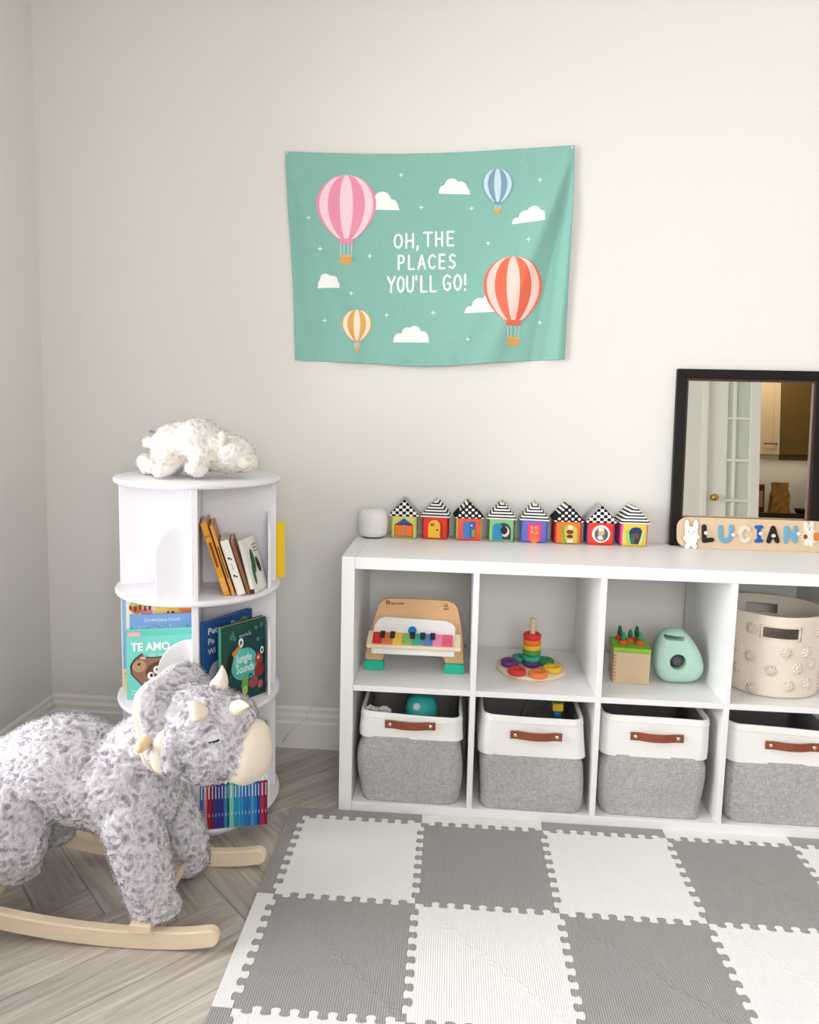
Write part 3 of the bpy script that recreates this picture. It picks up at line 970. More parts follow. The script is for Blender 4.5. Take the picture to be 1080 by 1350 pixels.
# local frame: +x = A_ (to the right), -y = E_ (towards the viewer)
lathe('base_plate', [(0, 0), (.185, 0), (.188, .004), (.188, .014), (.185, .018), (0, .018)], 'white_board', bcase, 64)
lathe('bearing', [(0, .018), (.09, .018), (.09, .031), (0, .031)], 'dark_gap', bcase, 32)
for z in TIER:
    lathe('disc', [(0, z-DT), (BR-.004, z-DT), (BR-.001, z-DT+.002), (BR, z-DT/2), (BR-.001, z-.002), (BR-.004, z), (0, z)], 'white_board', bcase, 96)
PT, PR, AW, AH = .017, .216, .1, .205
def arch_pts(w, h_):
    r = w
    return [(0, 0), (w, 0), (w, h_-r)]+[(r*math.cos(math.radians(a)), h_-r+r*math.sin(math.radians(a))) for a in range(10, 91, 10)]
for a, b in zip(TIER[:-1], TIER[1:]):
    z0, z1 = a, b-DT
    box('partition', -PT/2, PT/2, -PR, PR, z0, z1, 'white_board', bcase, bevel=.001)
    box('partition', PT/2, PR, -PT/2, PT/2, z0, z1, 'white_board', bcase, bevel=.001)
    box('partition', -PR, -PT/2, -PT/2, PT/2, z0, z1, 'white_board', bcase, bevel=.001)
    for k in range(4):                                # low arched retainer at the outer end of each panel
        o = poly('retainer', [(-x-PT/2, z) for x, z in arch_pts(AW-.01, AH)][::-1], .009, 'white_board', bcase, 'y', -.199, bevel=.001)
        o.location = (0, 0, z0); o.rotation_euler = (0, 0, k*math.pi/2)

def bl(a, b, z):
    """bookcase frame: a to the right along the right panel, b towards the viewer"""
    p = BC+A_*a+E_*b
    return Vector((p.x, p.y, z))

BOOKS_G = 'books in the revolving bookcase'
def book(label, a, b, z, th, dep, hgt, spine, cover, turn=0, lean=0, soft=False, group=None):
    """upright book; origin at the lower left corner of its spine, spine faces the viewer (-y), thickness along +x"""
    t = thing('book', label, 'book', bl(a, b, z+.0006), (0, 0, 0), group)
    t.matrix_world = Matrix.Translation(bl(a, b, z+.0006)) @ Matrix.Rotation(BA+math.pi/2+turn, 4, 'Z') @ Matrix.Rotation(lean, 4, 'Y')
    c = .0022 if not soft else .0008
    box('cover', 0, c, 0, dep, 0, hgt, cover, t, bevel=.0004)
    box('cover', th-c, th, 0, dep, 0, hgt, cover, t, bevel=.0004)
    box('spine', c, th-c, 0, c, 0, hgt, spine, t, bevel=0)
    box('page_block', c, th-c, c, dep-.004, .003, hgt-.003, 'paper', t, bevel=0)
    return t
def spine_print(t, th):
    return Print(lambda u, v, l: (th*u, -.0004-l*.0003, v))
def cover_print(t, th):
    return Print(lambda u, v, l: (th+.0004+l*.0003, u, v))

# top tier, front right bay: five leaning books
Z1 = TIER[2]
ln = math.radians(-17)
t = book('thick orange hardback leaning leftmost on the top tier of the round bookcase', .072, .172, Z1, .017, .135, .205, 'e8a03a', 'd98f2c', lean=ln)
p = spine_print(t, .017); p.quad(.1, .9, .012, .05, 'f0b45c'); p.quad(.3, .7, .08, .15, '8c4a1a'); p.quad(.15, .85, .165, .17, 'c9741f'); p.build('spine_lettering', t)
t = book('thin amber paperback with dark spine lettering leaning beside thick orange hardback', .094, .176, Z1, .009, .13, .2, 'e2a45c', 'c9853f', lean=ln, soft=True)
p = spine_print(t, .009); p.quad(.3, .7, .05, .14, '7a4b25'); p.build('spine_lettering', t)
t = book('thick white book with two dark dots down its spine on the top tier', .108, .176, Z1, .022, .12, .155, 'f1efe9', 'eae6de', lean=ln)
p = spine_print(t, .022)
for z in (.055, .105): p.ellipse(.4, z, .12, .0035, '3a342f'); p.ellipse(.62, z-.004, .1, .003, '3a342f')
p.quad(.45, .52, .07, .09, '9a948c'); p.build('spine_lettering', t)
book('slim brown paperback squeezed between two white books on the top tier', .134, .170, Z1, .009, .12, .155, '9a6444', '8a573a', lean=ln, soft=True)
t = book('white board book with a green cactus on its cover', .144, .168, Z1, .012, .092, .15, 'f4f2ee', 'e3dfd6', turn=math.radians(-22), lean=math.radians(-15))
p = cover_print(t, .012)
p.ellipse(.038, .085, .013, .034, '2f5a34'); p.ellipse(.026, .05, .009, .03, '36633a', 1); p.ellipse(.066, .07, .011, .024, '2b3a25', 1, .3)
for k in range(3): p.quad(.055, .085, .125-.009*k, .129-.009*k, '8d8a80')
p.build('cover_picture', t)
p = spine_print(t, .012); p.quad(0, 1, .001, .014, '5a2f25'); p.build('spine_label', t)
# yellow book poking out behind the right panel
t = thing('book', 'bright yellow book sticking out of the side of the round bookcase', 'book')
t.matrix_world = Matrix.Translation(bl(.1, -.022, Z1+.0006)) @ Matrix.Rotation(BA+math.pi/2, 4, 'Z')
box('cover', 0, .143, 0, .002, 0, .165, 'f0cd1d', t, bevel=.0004); box('cover', 0, .143, .014, .016, 0, .165, 'f0cd1d', t, bevel=.0004)
box('page_block', .002, .139, .002, .014, .003, .162, 'paper', t, bevel=0); box('spine', .141, .143, .002, .014, 0, .165, 'e6c117', t, bevel=0)

# middle tier, front right bay: two big picture books standing at an angle
Z2 = TIER[1]
def set_book(label, p0, heading, th, dep, hgt, spine, cover):
    t = thing('book', label, 'book')
    t.matrix_world = Matrix.Translation((p0[0], p0[1], Z2+.0006)) @ Matrix.Rotation(heading-math.pi/2, 4, 'Z')
    c = .002
    box('cover', 0, c, 0, dep, 0, hgt, cover, t, bevel=.0006); box('cover', th-c, th, 0, dep, 0, hgt, cover, t, bevel=.0006)
    box('spine', c, th-c, 0, c, 0, hgt, spine, t, bevel=0); box('page_block', c, th-c, c, dep-.003, .003, hgt-.003, 'paper', t, bevel=0)
    return t
t = set_book('tall navy picture book with white title standing behind green jungle book', (-.362, -.135), math.radians(62), .013, .185, .236, '2d6fa3', '24508f')
p = cover_print(t, .013)
p.font('Peter', .014, .2, .026, 'dfe6ee', bold=.02); p.font('Pan', .10, .2, .026, 'dfe6ee', bold=.02); p.font('Pe', .014, .172, .024, 'cdd8e4', bold=.02); p.font('Wi', .014, .145, .022, 'cdd8e4', bold=.02)
p.ellipse(.045, .06, .034, .06, 'b9c3cd'); p.ellipse(.15, .205, .018, .016, '7d8f5c', 1); p.ellipse(.12, .19, .012, .01, '9a4f57', 1)
p.build('cover_picture', t)
t = set_book('dark green jungle picture book with a teal title patch and red parrot', (-.316, -.130), math.radians(55), .016, .154, .225, '6fd0a2', '1d4a3e')
p = cover_print(t, .016)
_pf = p.f
p.f = lambda u, v, l: _pf(u*.785, v, l)
p.fan([(.03+.0, .05), (.03, .165), (.075, .2), (.13, .21), (.19, .19), (.19, .05), (.14, .02), (.07, .012)], '173f45', 0)
p.ellipse(.098, .105, .058, .046, '4fb3ab', 1); p.ellipse(.075, .128, .03, .026, '5fc0b6', 2); p.ellipse(.125, .085, .03, .03, '47a7a6', 2)
p.font('Jungle', .062, .112, .034, 'd8f0e2', lift=3, bold=.02, squeeze=.85); p.font('Sounds', .062, .082, .034, 'd8f0e2', lift=3, bold=.02, squeeze=.8)
p.font('sound book', .075, .185, .011, 'bfe0dc', lift=1)
p.ellipse(.083, .168, .011, .014, 'e9efe9', 1); p.ellipse(.083, .168, .005, .006, '20403f', 2)
p.ellipse(.178, .13, .008, .011, 'dfe6dd', 1); p.ellipse(.178, .13, .004, .005, '20403f', 2)
p.fan([(.018, .06), (.04, .10), (.052, .135), (.045, .15), (.028, .14), (.018, .1)], '14181a', 3); p.fan([(.042, .145), (.06, .155), (.084, .168), (.07, .148), (.05, .132)], 'd8792f', 4)
p.ellipse(.162, .108, .017, .017, 'b5402f', 3); p.ellipse(.165, .075, .022, .02, '8e2f2c', 3); p.ellipse(.16, .112, .006, .005, 'e4b7a0', 4)
p.ellipse(.138, .045, .02, .018, '9c4a55', 3); p.ellipse(.1, .045, .015, .026, '6fa348', 3); p.ellipse(.1, .028, .012, .014, 'a9c46a', 4)
p.ellipse(.05, .035, .013, .012, '8a3f46', 2); p.ellipse(.17, .032, .012, .012, 'c2547a', 3)
for x, z in ((.04, .19), (.055, .185), (.048, .198), (.12, .19), (.15, .2), (.16, .165), (.175, .205)): p.ellipse(x, z, .008, .006, '3f7f6a', 1, x*40)
p.ellipse(.125, .063, .009, .01, '16302f', 4); p.ellipse(.125, .063, .005, .006, '47a7a6', 5)
p.build('cover_picture', t)

# middle tier, front left bay: picture books shown face out
def face_book(label, a0, a1, b, hgt, cover, th=.009, lean=-.06, edge='paper'):
    t = thing('book', label, 'book')
    t.matrix_world = Matrix.Translation(bl(a0, b, Z2+.0006)) @ Matrix.Rotation(BA+math.pi/2, 4, 'Z') @ Matrix.Rotation(lean, 4, 'X')
    w = a1-a0
    box('cover', 0, w, 0, .0016, 0, hgt, cover, t, bevel=.0005); box('cover', 0, w, th-.0016, th, 0, hgt, cover, t, bevel=.0005)
    box('spine', 0, .0016, .0016, th-.0016, 0, hgt, cover, t, bevel=0); box('page_block', .0016, w-.003, .0016, th-.0016, .003, hgt-.003, edge, t, bevel=0)
    return t, Print(lambda u, v, l: (u, -.0004-l*.0003, v))
t, p = face_book('pale blue picture book standing at the back of the face-out books', -.211, -.02, .0195, .285, '8ab4d8', lean=0)
p.quad(.0, .012, .0, .07, 'f0d39a'); p.quad(.002, .008, .055, .057, '6a5a44'); p.build('cover_picture', t)
t, p = face_book('picture book with yellow bears and a pink pig along its cover top', -.199, -.012, .032, .272, 'f4ead2', lean=-.008)
p.ellipse(.045, .262, .035, .014, 'c4d58a'); p.ellipse(.04, .268, .025, .01, '9fc26a', 1)
p.ellipse(.125, .246, .045, .03, 'f0bd55', 1); p.ellipse(.095, .238, .018, .018, 'f3cb74', 2); p.ellipse(.088, .256, .007, .008, 'f0bd55', 2)
p.ellipse(.17, .25, .03, .026, 'e3844f', 2); p.ellipse(.055, .236, .016, .011, 'd98592', 3); p.ellipse(.028, .244, .015, .012, 'c9764a', 2)
for k in range(5): p.ellipse(.012+.013*k, .25-.004*(k % 2), .0035, .008, '8a4426', 4)
p.ellipse(.113, .234, .003, .003, '2c2420', 4); p.ellipse(.126, .233, .004, .004, '2c2420', 4); p.ellipse(.176, .255, .004, .003, 'f7f2e8', 4)
p.build('cover_picture', t)
t, p = face_book('medium blue picture book with pale title line behind the teal gorilla book', -.188, -.012, .051, .232, '7fa9dd', lean=-.03)
p.font('Caroline Jayne Church', .038, .213, .0125, 'f0f5fb', squeeze=.85); p.font('I Will Love You Forever', .012, .19, .0165, 'cfe0f5', squeeze=.85)
p.build('cover_lettering', t)
t, p = face_book('teal picture book with a brown gorilla face and white title', -.194, -.012, .076, .197, '7fdccd', lean=-.05)
p.quad(.001, .181, .178, .195, '6fcdbe'); p.quad(.004, .038, .178, .19, 'f4b9b4', 1)
p.font('TE AMO', .012, .138, .031, 'fdfefc', lift=2, bold=.035, squeeze=.92); p.font('por ser', .062, .122, .012, 'e3f7f2', lift=2)
def gor(s): return [(.088+(x-.088)*s, .068+(y-.068)*s) for x, y in ((.014, .072), (.012, .095), (.022, .112), (.034, .122), (.042, .128), (.05, .118), (.07, .116), (.1, .118), (.12, .1), (.12, .05), (.1, .022), (.08, .018), (.058, .028), (.04, .042), (.026, .058))]
p.fan(gor(1.04), '4a3027', 2); p.fan(gor(.98), '9b735c', 3)
p.ellipse(.034, .094, .018, .017, 'c39b80', 4); p.ellipse(.082, .078, .033, .026, '6b4636', 4, .5)
p.ellipse(.064, .066, .0095, .011, 'fbf8f2', 5); p.ellipse(.08, .082, .0095, .011, 'fbf8f2', 5); p.ellipse(.066, .067, .004, .005, '2a1d18', 6); p.ellipse(.082, .083, .004, .005, '2a1d18', 6)
p.ellipse(.033, .1, .005, .004, '5d3b2e', 6, .5); p.ellipse(.084, .05, .02, .012, 'b98f76', 5); p.ellipse(.044, .117, .008, .004, 'e8b4ac', 5); p.quad(.012, .04, .022, .026, 'c8f1e8', 2); p.quad(.012, .032, .014, .018, 'c8f1e8', 2)
p.build('cover_picture', t)

# bottom tier: a packed row of thin books, white tops and coloured lower spines
Z3 = TIER[0]
row = [('3d6db5', 'steel blue'), ('d58a94', 'pink'), ('a01f38', 'crimson'), ('6d1a34', 'maroon'), ('28358f', 'royal blue'), ('2b3391', 'indigo'),
       ('3a2c80', 'violet'), ('2f84b0', 'teal blue'), ('1e3a63', 'dark navy'), ('79cfa6', 'mint green'), ('2592b9', 'turquoise'), ('2b9ac0', 'sea blue'), ('2f8bc4', 'sky blue'),
       ('2b72b8', 'cobalt'), ('2a6fb6', 'azure'), ('3f97cc', 'light blue'), ('2c73b4', 'denim blue'), ('1f3f9a', 'deep blue'), ('b3264f', 'raspberry'), ('7d1f3c', 'dark red')]
wd = [.0105, .009, .0115, .0085, .0095, .0085, .009, .0095, .005, .013, .0105, .009, .0085, .0105, .009, .0095, .0085, .0095, .0105, .0095]
a = .009
prev = 'bookcase panel'
for (c_, nm), w_ in zip(row, wd):
    w_ *= .90
    b = .222
    hgt = .215+.03*random.random()
    t = book('thin white book with a %s lower spine next to the %s one' % (nm, prev) if prev != 'bookcase panel' else 'thin white book with a steel blue lower spine against the bookcase panel',
             a, b, Z3, w_, .15, hgt, 'efedea', 'e4e2df', soft=True, group='thin books in the bottom tier')
    p = spine_print(t, w_)
    top_ = .125+.004*random.random()
    p.quad(0, 1, 0, top_, c_); p.quad(.36, .62, .085, top_-.006, 'dfe6ee', 1); p.quad(.4, .6, .035, .044, 'cfd8e4', 1)
    p.quad(.4, .6, top_+.02, hgt-.02, 'a9a6a6', 1)
    p.build('spine_print', t)
    prev = nm
    a += w_+.0004

# ================================================================== wall tapestry
def tap_edge(pts):
    def f(t):
        n = len(pts)-1; x = t*n; i = min(int(x), n-1); r = x-i
        p0, p1, p2, p3 = pts[max(i-1, 0)], pts[i], pts[i+1], pts[min(i+2, n)]
        return tuple(.5*((2*p1[k])+(-p0[k]+p2[k])*r+(2*p0[k]-5*p1[k]+4*p2[k]-p3[k])*r*r+(-p0[k]+3*p1[k]-3*p2[k]+p3[k])*r**3) for k in (0, 1))
    return f
tt = tap_edge([(377, 201), (472, 204), (566, 203.5), (661, 199), (757, 193)])
tb = tap_edge([(390, 475), (478, 479), (566, 483.5), (655, 478), (744, 474)])
tl_ = tap_edge([(377, 201), (380, 270), (385, 340), (388.5, 410), (390, 475)])
tr_ = tap_edge([(757, 193), (755, 263), (751, 333), (747.5, 404), (744, 474)])
def tap_uv(s, t):
    a, b, c, d = tt(s), tb(s), tl_(t), tr_(t)
    return tuple((1-t)*a[k]+t*b[k]+(1-s)*c[k]+s*d[k]-((1-s)*(1-t)*377+s*(1-t)*757+(1-s)*t*390+s*t*744 if k == 0 else
                 (1-s)*(1-t)*201+s*(1-t)*193+(1-s)*t*475+s*t*474) for k in (0, 1))
def fold(u, v, x0, y0, x1, y1, wd0, wd1, amp):
    dx, dy = x1-x0, y1-y0; L2 = dx*dx+dy*dy
    t = ((u-x0)*dx+(v-y0)*dy)/L2
    tc = min(1.15, max(0, t)); d = ((u-x0)*dy-(v-y0)*dx)/math.sqrt(L2)
    w = wd0+(wd1-wd0)*tc
    if t < 0 or t > 1.15: 
        e = (t if t < 0 else t-1.15); return amp*math.exp(-(d/w)**2)*math.exp(-(e*6)**2)*(tc**.4 if t > 0 else 0)
    return amp*math.exp(-(d/w)**2)*min(1, tc*3)
def tap_depth(u, v):
    z = .010
    z += fold(u, v, 760, 193, 642, 480, 7, 20, .019)
    z += fold(u, v, 760, 193, 706, 480, 5, 13, -.011)
    z += fold(u, v, 760, 193, 735, 480, 4, 8, .009)
    z += fold(u, v, 757, 193, 590, 480, 8, 26, .009)
    z += fold(u, v, 376, 200, 470, 480, 6, 20, .015)
    z += fold(u, v, 376, 200, 425, 480, 5, 12, -.008)
    z += fold(u, v, 376, 200, 530, 480, 8, 26, .008)
    z += .0012*math.sin(.11*u+.03*v)*math.exp(-((v-478)/14)**2)+.0010*math.sin(.31*u)*math.exp(-((v-478)/9)**2)
    z += .0018*math.sin(.021*u+1)*math.sin(.018*v)
    return max(.0025, z)
def tap_p(u, v, l=0):
    p = on(u, v, 1, YB)
    d = tap_depth(u, v)+(.0007*(l+1) if l is not None else 0)
    return (p.x, YB-d, p.z)
NU, NV = 190, 140
bm = bmesh.new()
G = [[None]*(NV+1) for _ in range(NU+1)]
for i in range(NU+1):
    for j in range(NV+1):
        u, v = tap_uv(i/NU, j/NV)
        p = on(u, v, 1, YB)
        G[i][j] = bm.verts.new((p.x, YB-tap_depth(u, v), p.z))
for i in range(NU):
    for j in range(NV):
        bm.faces.new((G[i][j], G[i][j+1], G[i+1][j+1], G[i+1][j]))
tap = thing('tapestry', 'mint green fabric wall tapestry printed with hot air balloons and white lettering', 'tapestry', on(566, 340, 1, YB))
tap.location = (0, 0, 0)
cl = put('cloth', bm, 'tapestry_cloth', tap, smooth=True)
sm_ = cl.modifiers.new('thick', 'SOLIDIFY'); sm_.thickness = .0012; sm_.offset = -1
apply_mods(cl)
# hem all round
p = Print(tap_p)
def pin(u, v):
    q = on(u, v, 1, YB)
    lathe('pin', [(0, -.004), (.003, -.003), (.004, 0), (.002, .003), (.002, .008)], 'white_plastic', tap, 10, (q.x, YB-.013, q.z), 'y')
pin(379.5, 204); pin(754, 196)

def balloon(cx, top, rx, neck, wneck, ca, cb, nstripe, bask, skirt, label):
    p = Print(tap_p)
    H = neck-top
    def half(t):            # envelope half width at t (0 top .. 1 neck)
        if t < .45: return rx*math.sqrt(max(0, 1-((.45-t)/.45)**2))
        q = (t-.45)/.55
        return rx*(1-q)**.0*(math.cos(q*math.pi/2)**.75)*(1-wneck/rx)+wneck if q < 1 else wneck
    for k in range(nstripe):
        f0, f1 = math.sin(math.pi/2*(-1+2*k/nstripe)), math.sin(math.pi/2*(-1+2*(k+1)/nstripe))
        p.grid(lambda s, t: (cx+half(t)*(f0+(f1-f0)*s), top+H*t), 3, 26, ca if k % 2 == 0 else cb, 1)
    p.quad(cx-wneck, cx+wneck, neck-1, neck+skirt, ca, 2)
    y0, y1, bw = bask
    for f in (-.8, -.3, .3, .8): p.stroke([(cx+wneck*f, neck+skirt), (cx+bw*f, y0)], .7, 'e6efe9', 0)
    p.grid(lambda s, t: (cx+(bw-.18*bw*t)*(2*s-1), y0+(y1-y0)*t), 4, 4, 'd9a45c', 1)
    p.quad(cx-bw*1.06, cx+bw*1.06, y0-1, y0+1.4, 'e5b26a', 2)
    o = p.build('balloon_print', tap); o['label'] = label; tag(o, kind='stuff')
balloon(457.5, 232, 39, 317, 9, 'eb93ad', 'f6d3dc', 7, (339, 350.5, 8), 6, 'large printed balloon striped in pink')
balloon(656, 223.5, 20.5, 268, 4, '7e9fb5', 'c5dde6', 7, (277.5, 283, 4.2), 3, 'small printed balloon striped in blue grey')
balloon(676, 339, 38.5, 424, 10, 'ea6f55', 'f2cfc4', 7, (446, 456.5, 8.5), 6, 'large printed balloon striped in coral red')
balloon(471.5, 409, 19.5, 450, 3.5, 'dfa863', 'f2e2c8', 7, (459, 464, 3), 2.5, 'small printed balloon striped in tan')

def cloud(x0, x1, base, tilt, bumps):
    p = Print(tap_p); n = 30
    def topv(x):
        t = base
        for cx, cy, r in bumps:
            if abs(x-cx) < r: t = min(t, cy-math.sqrt(r*r-(x-cx)**2))
        return t
    p.grid(lambda s, t: (x0+(x1-x0)*s, (topv(x0+(x1-x0)*s)*(1-t)+base*t)+tilt*(s-.5)), n, 4, 'f6f5f0', 0)
    tag(p.build('cloud_print', tap), kind='stuff')
cloud(577, 620, 257, 1, [(586, 253, 7), (596, 246, 9.5), (607, 249, 9), (615, 254, 5)])
cloud(673, 717, 295, -4, [(681, 293, 6), (692, 287, 8.5), (703, 283, 9), (711, 288, 7)])
cloud(487, 527, 278, 1, [(493, 270, 9), (505, 265, 11), (517, 272, 8), (523, 276, 4)])
cloud(419, 449, 381, 0, [(425, 376, 5), (431, 370, 7.5), (440, 372, 7), (446, 377, 4)])
cloud(519, 566, 452, 0, [(527, 447, 7), (538, 440, 8), (547, 438, 8), (557, 445, 8)])
cloud(611, 652, 413, -2, [(620, 411, 7), (632, 404, 10), (644, 396, 7), (650, 402, 8)])
p = Print(tap_p)
for x, y, r in ((529.5, 232, 4), (555.5, 274.5, 4), (622, 275.5, 4), (711.5, 238.5, 4), (409, 289.5, 3.5), (424, 330, 4), (488, 338.5, 4), (643.5, 321.5, 4),
                (696, 317.5, 4), (464, 387.5, 3.5), (429, 423, 4), (510.5, 416, 4), (571.5, 413, 4), (711.5, 425.5, 3.5), (616.5, 448, 3.5)):
    p.fan([(x, y-r), (x+.7, y-.7), (x+r, y), (x+.7, y+.7), (x, y+r), (x-.7, y+.7), (x-r, y), (x-.7, y-.7)], 'eef6f1')
tag(p.build('star_print', tap), kind='stuff')
p = Print(tap_p)
def line(txt, x, y, h_, w, gap, slope): p.text(txt, x, y, h_, w, gap, 2.7, 'f9faf6', slope=slope)
line('OH,', 519.5, 328, 18, 12, 3.2, -.03); line('THE', 559, 325.5, 18, 11, 3.8, -.03)
line('PLACES', 524.5, 356, 18, 10, 3.4, -.025)
line("YOU'LL", 511.5, 386, 20, 10, 2.3, -.02); line('GO!', 584, 383.5, 20, 11, 3, -.02)
tag(p.build('lettering_print', tap), kind='stuff')

# ================================================================== on top of the cube shelf
ZT = KH
sp = thing('smart_speaker', 'small white rounded smart speaker on the left end of the shelf top', 'speaker', (.052, .318, ZT))
lathe('shell', [(0, .0), (.030, .0), (.034, .003), (.034, .004)], 'dark_gap', sp, 32)
lathe('fabric_cover', [(.034, .004), (.042, .008), (.0475, .02), (.049, .045), (.0485, .06), (.045, .078), (.037, .088), (.022, .0925), (0, .093)], 'speaker_cloth', sp, 40)
o = tube('power_cord', [(.0, .04, .012), (-.03, .064, .006), (-.062, .074, -.02), (-.075, .078, -.12), (-.1, .079, -.3), (-.15, .079, -.5), (-.19, .078, -.605),
                        (-.215, .070, -.625), (-.23, .064, -.66), (-.28, .064, -.7), (-.31, .064, -.75)], .0022, 'white_plastic', sp, 6)

def soft_box(bm, w, d, hh, r=.012, bulge=.003):
    vs = bx(bm, -w/2, w/2, -d/2, d/2, 0, hh)
    return vs
def toy_house(i, label, body, side, roof, fx, deco):
    u = [535, 576, 618.5, 662, 705, 747.5, 790.5, 833.5][i]
    vb = [706, 708, 709.5, 711.5, 713, 714.5, 716, 718][i]
    p0 = on(u, vb, 2, ZT)
    # the calibrated shelf top puts the row's fronts about 9 cm before the wall
    t = thing('toy_house', label, 'toy block', (p0.x-.004, .352, ZT), (0, 0, [.02, -.05, .06, -.04, -.08, .04, -.02, .05][i]), 'patterned fabric house blocks on the shelf top')
    w, hgt = .084, .076
    bm = bmesh.new(); bx(bm, -w/2, w/2, -w/2, w/2, 0, hgt)
    bmesh.ops.bevel(bm, geom=bm.edges[:], offset=.011, segments=3, affect='EDGES', profile=.6)
    for f in bm.faces:
        if f.normal.x < -.5 or f.normal.x > .5: f.material_index = 1
    put('cube', bm, [body, side], t, smooth=True)
    # gabled soft roof
    bm = bmesh.new(); rw, rd, rh = .049, .046, .056
    add_poly(bm, [(-rw, 0), (rw, 0), (rw-.002, .006), (0, rh), (-rw+.002, .006)], 2*rd, 'y', -rd)
    bmesh.ops.bevel(bm, geom=[e for e in bm.edges if e.calc_face_angle(0) > .3], offset=.006, segments=3, affect='EDGES', clamp_overlap=True)
    put('roof', bm, roof, t, smooth=False, loc=(0, 0, hgt-.004))
    pr = Print(lambda x, z, l: (x, -w/2-.0006-.0006*l, z))
    deco(pr)
    if pr.faces: tag(pr.build('front_applique', t), kind='stuff')
    return t
def d1(p):
    p.quad(-.034, .034, .006, .07, 'd9cf6a'); p.fan([(-.03, .006), (-.03, .044), (0, .066), (.03, .044), (.03, .006)], '6e2a1d', 1)
    p.fan([(-.028, .047), (0, .065), (.028, .047)], '2c5aa0', 2); p.quad(-.028, -.003, .008, .043, 'ef7b22', 3); p.quad(.003, .028, .008, .043, 'ef7b22', 3); p.quad(-.002, .002, .01, .044, 'a9b3d6', 3)
def arch2(p, cx, w, z0, z1, m, l): p.fan([(cx+w, z0), (cx+w, z1-w)]+[(cx+w*math.cos(a), z1-w+w*math.sin(a)) for a in (.3, .7, 1.1, 1.57, 2.0, 2.4, 2.8)]+[(cx-w, z1-w), (cx-w, z0)], m, l)
def d2(p):
    arch2(p, .006, .02, .008, .062, 'b5371f', 1); arch2(p, -.002, .019, .006, .064, 'f0c040', 2); p.quad(-.014, -.002, .044, .052, 'd23b2e', 3); p.ellipse(.008, .032, .003, .003, '3a2a1c', 3)
def d3(p):
    p.quad(-.018, .022, .008, .062, 'c9543c', 1); p.quad(-.02, .0, .008, .06, '4a7fc9', 2); p.quad(.001, .018, .01, .062, '2d66b8', 2); p.ellipse(.007, .05, .003, .003, 'f1efe9', 3); p.quad(.008, .018, .014, .036, '7fae3c', 3)
def d4(p):
    p.quad(-.032, .034, .006, .068, '86c58e', 1); arch2(p, .006, .024, .008, .062, '31424f', 2); arch2(p, -.012, .016, .006, .06, '2f8fb8', 3); p.ellipse(.012, .034, .013, .017, 'f0d9b0', 3); p.ellipse(.008, .038, .011, .013, '1e2b3c', 4)
def d5(p):
    p.quad(-.02, .022, .01, .064, 'f0427a', 1); p.quad(-.014, .016, .004, .056, 'f2694f', 2); p.quad(-.006, .008, -.004, .02, 'f5873d', 3)
    for x, z in ((-.008, .05), (.006, .05), (-.006, .036), (.008, .034)): p.ellipse(x, z, .004, .005, 'f7a08a', 4)
def d6(p):
    arch2(p, .004, .026, .004, .066, 'c9a83a', 1); arch2(p, .006, .02, .006, .062, 'd8c057', 2); p.fan([(-.026, .062), (-.018, .06), (-.008, .006), (-.012, -.004)], '7fa63a', 3)
    p.ellipse(.004, .054, .008, .008, 'f0e6cf', 3); p.ellipse(.004, .04, .011, .007, '8a3424', 3); p.ellipse(.004, .026, .01, .005, '5a2a20', 4); p.quad(-.004, .014, .006, .016, 'efe7d8', 4)
def d7(p):
    p.ellipse(.0, .037, .028, .028, 'f4f0ea', 1); p.ellipse(.001, .036, .021, .022, '5d6270', 2); p.ellipse(.0, .05, .01, .007, 'e9e4dc', 3); p.ellipse(.001, .038, .011, .008, 'd9b49a', 4); p.ellipse(.0, .026, .011, .008, 'e6e0da', 3); p.ellipse(.008, .03, .004, .008, '4f8a66', 4)
def d8(p):
    p.fan([(-.012, .058), (.0, .062), (.016, .06), (.022, .05), (.016, .008), (-.01, .008), (-.018, .046)], '273a6b', 1); p.quad(-.012, .0, .01, .04, '3b6a50', 2); p.ellipse(.006, .034, .008, .01, '7a4433', 3); p.quad(.002, .012, .01, .022, '5a2f2a', 2)
    p.fan([(-.03, .05), (-.022, .054), (-.012, .01), (-.022, .008)], '9fcf8a', 3); p.fan([(.03, .052), (.024, .05), (.012, .006), (.02, .006)], 'c9e2b0', 3)
toy_house(0, 'fabric house block with checkered roof and orange garage doors', 'c9cf7a', 'b9c05a', 'print_checker', 0, d1)
toy_house(1, 'fabric house block with striped roof and yellow door on red front', 'e23b30', 'b5302c', 'print_stripe', 0, d2)
toy_house(2, 'fabric house block with dotted roof and blue door on coral front', 'f0603f', 'a9c77a', 'print_dot', 0, d3)
toy_house(3, 'fabric house block with striped roof and blue arched door on green front', 'a7c987', '4a7a4c', 'print_stripe', 0, d4)
toy_house(4, 'fabric house block with striped roof and pink figure on blue front', '6a6fc4', '3f6fc0', 'print_stripe', 0, d5)
toy_house(5, 'fabric house block with dotted roof and yellow arch on orange front', 'ee7d2f', 'd8383a', 'print_dot', 0, d6)
toy_house(6, 'fabric house block with checkered roof and round white window on red front', 'e8402f', '8f4f8e', 'print_checker', 0, d7)
toy_house(7, 'fabric house block with striped roof and green doors on yellow front', 'e6cf4c', 'e0539a', 'print_stripe', 0, d8)

# leaning mirror
MRW, MRH, FR = .455, .562, .030
mir = thing('mirror', 'rectangular mirror in a dark brown wooden frame leaning on the wall', 'mirror', (1.004, .352, ZT), (math.radians(-3.6), 0, 0))
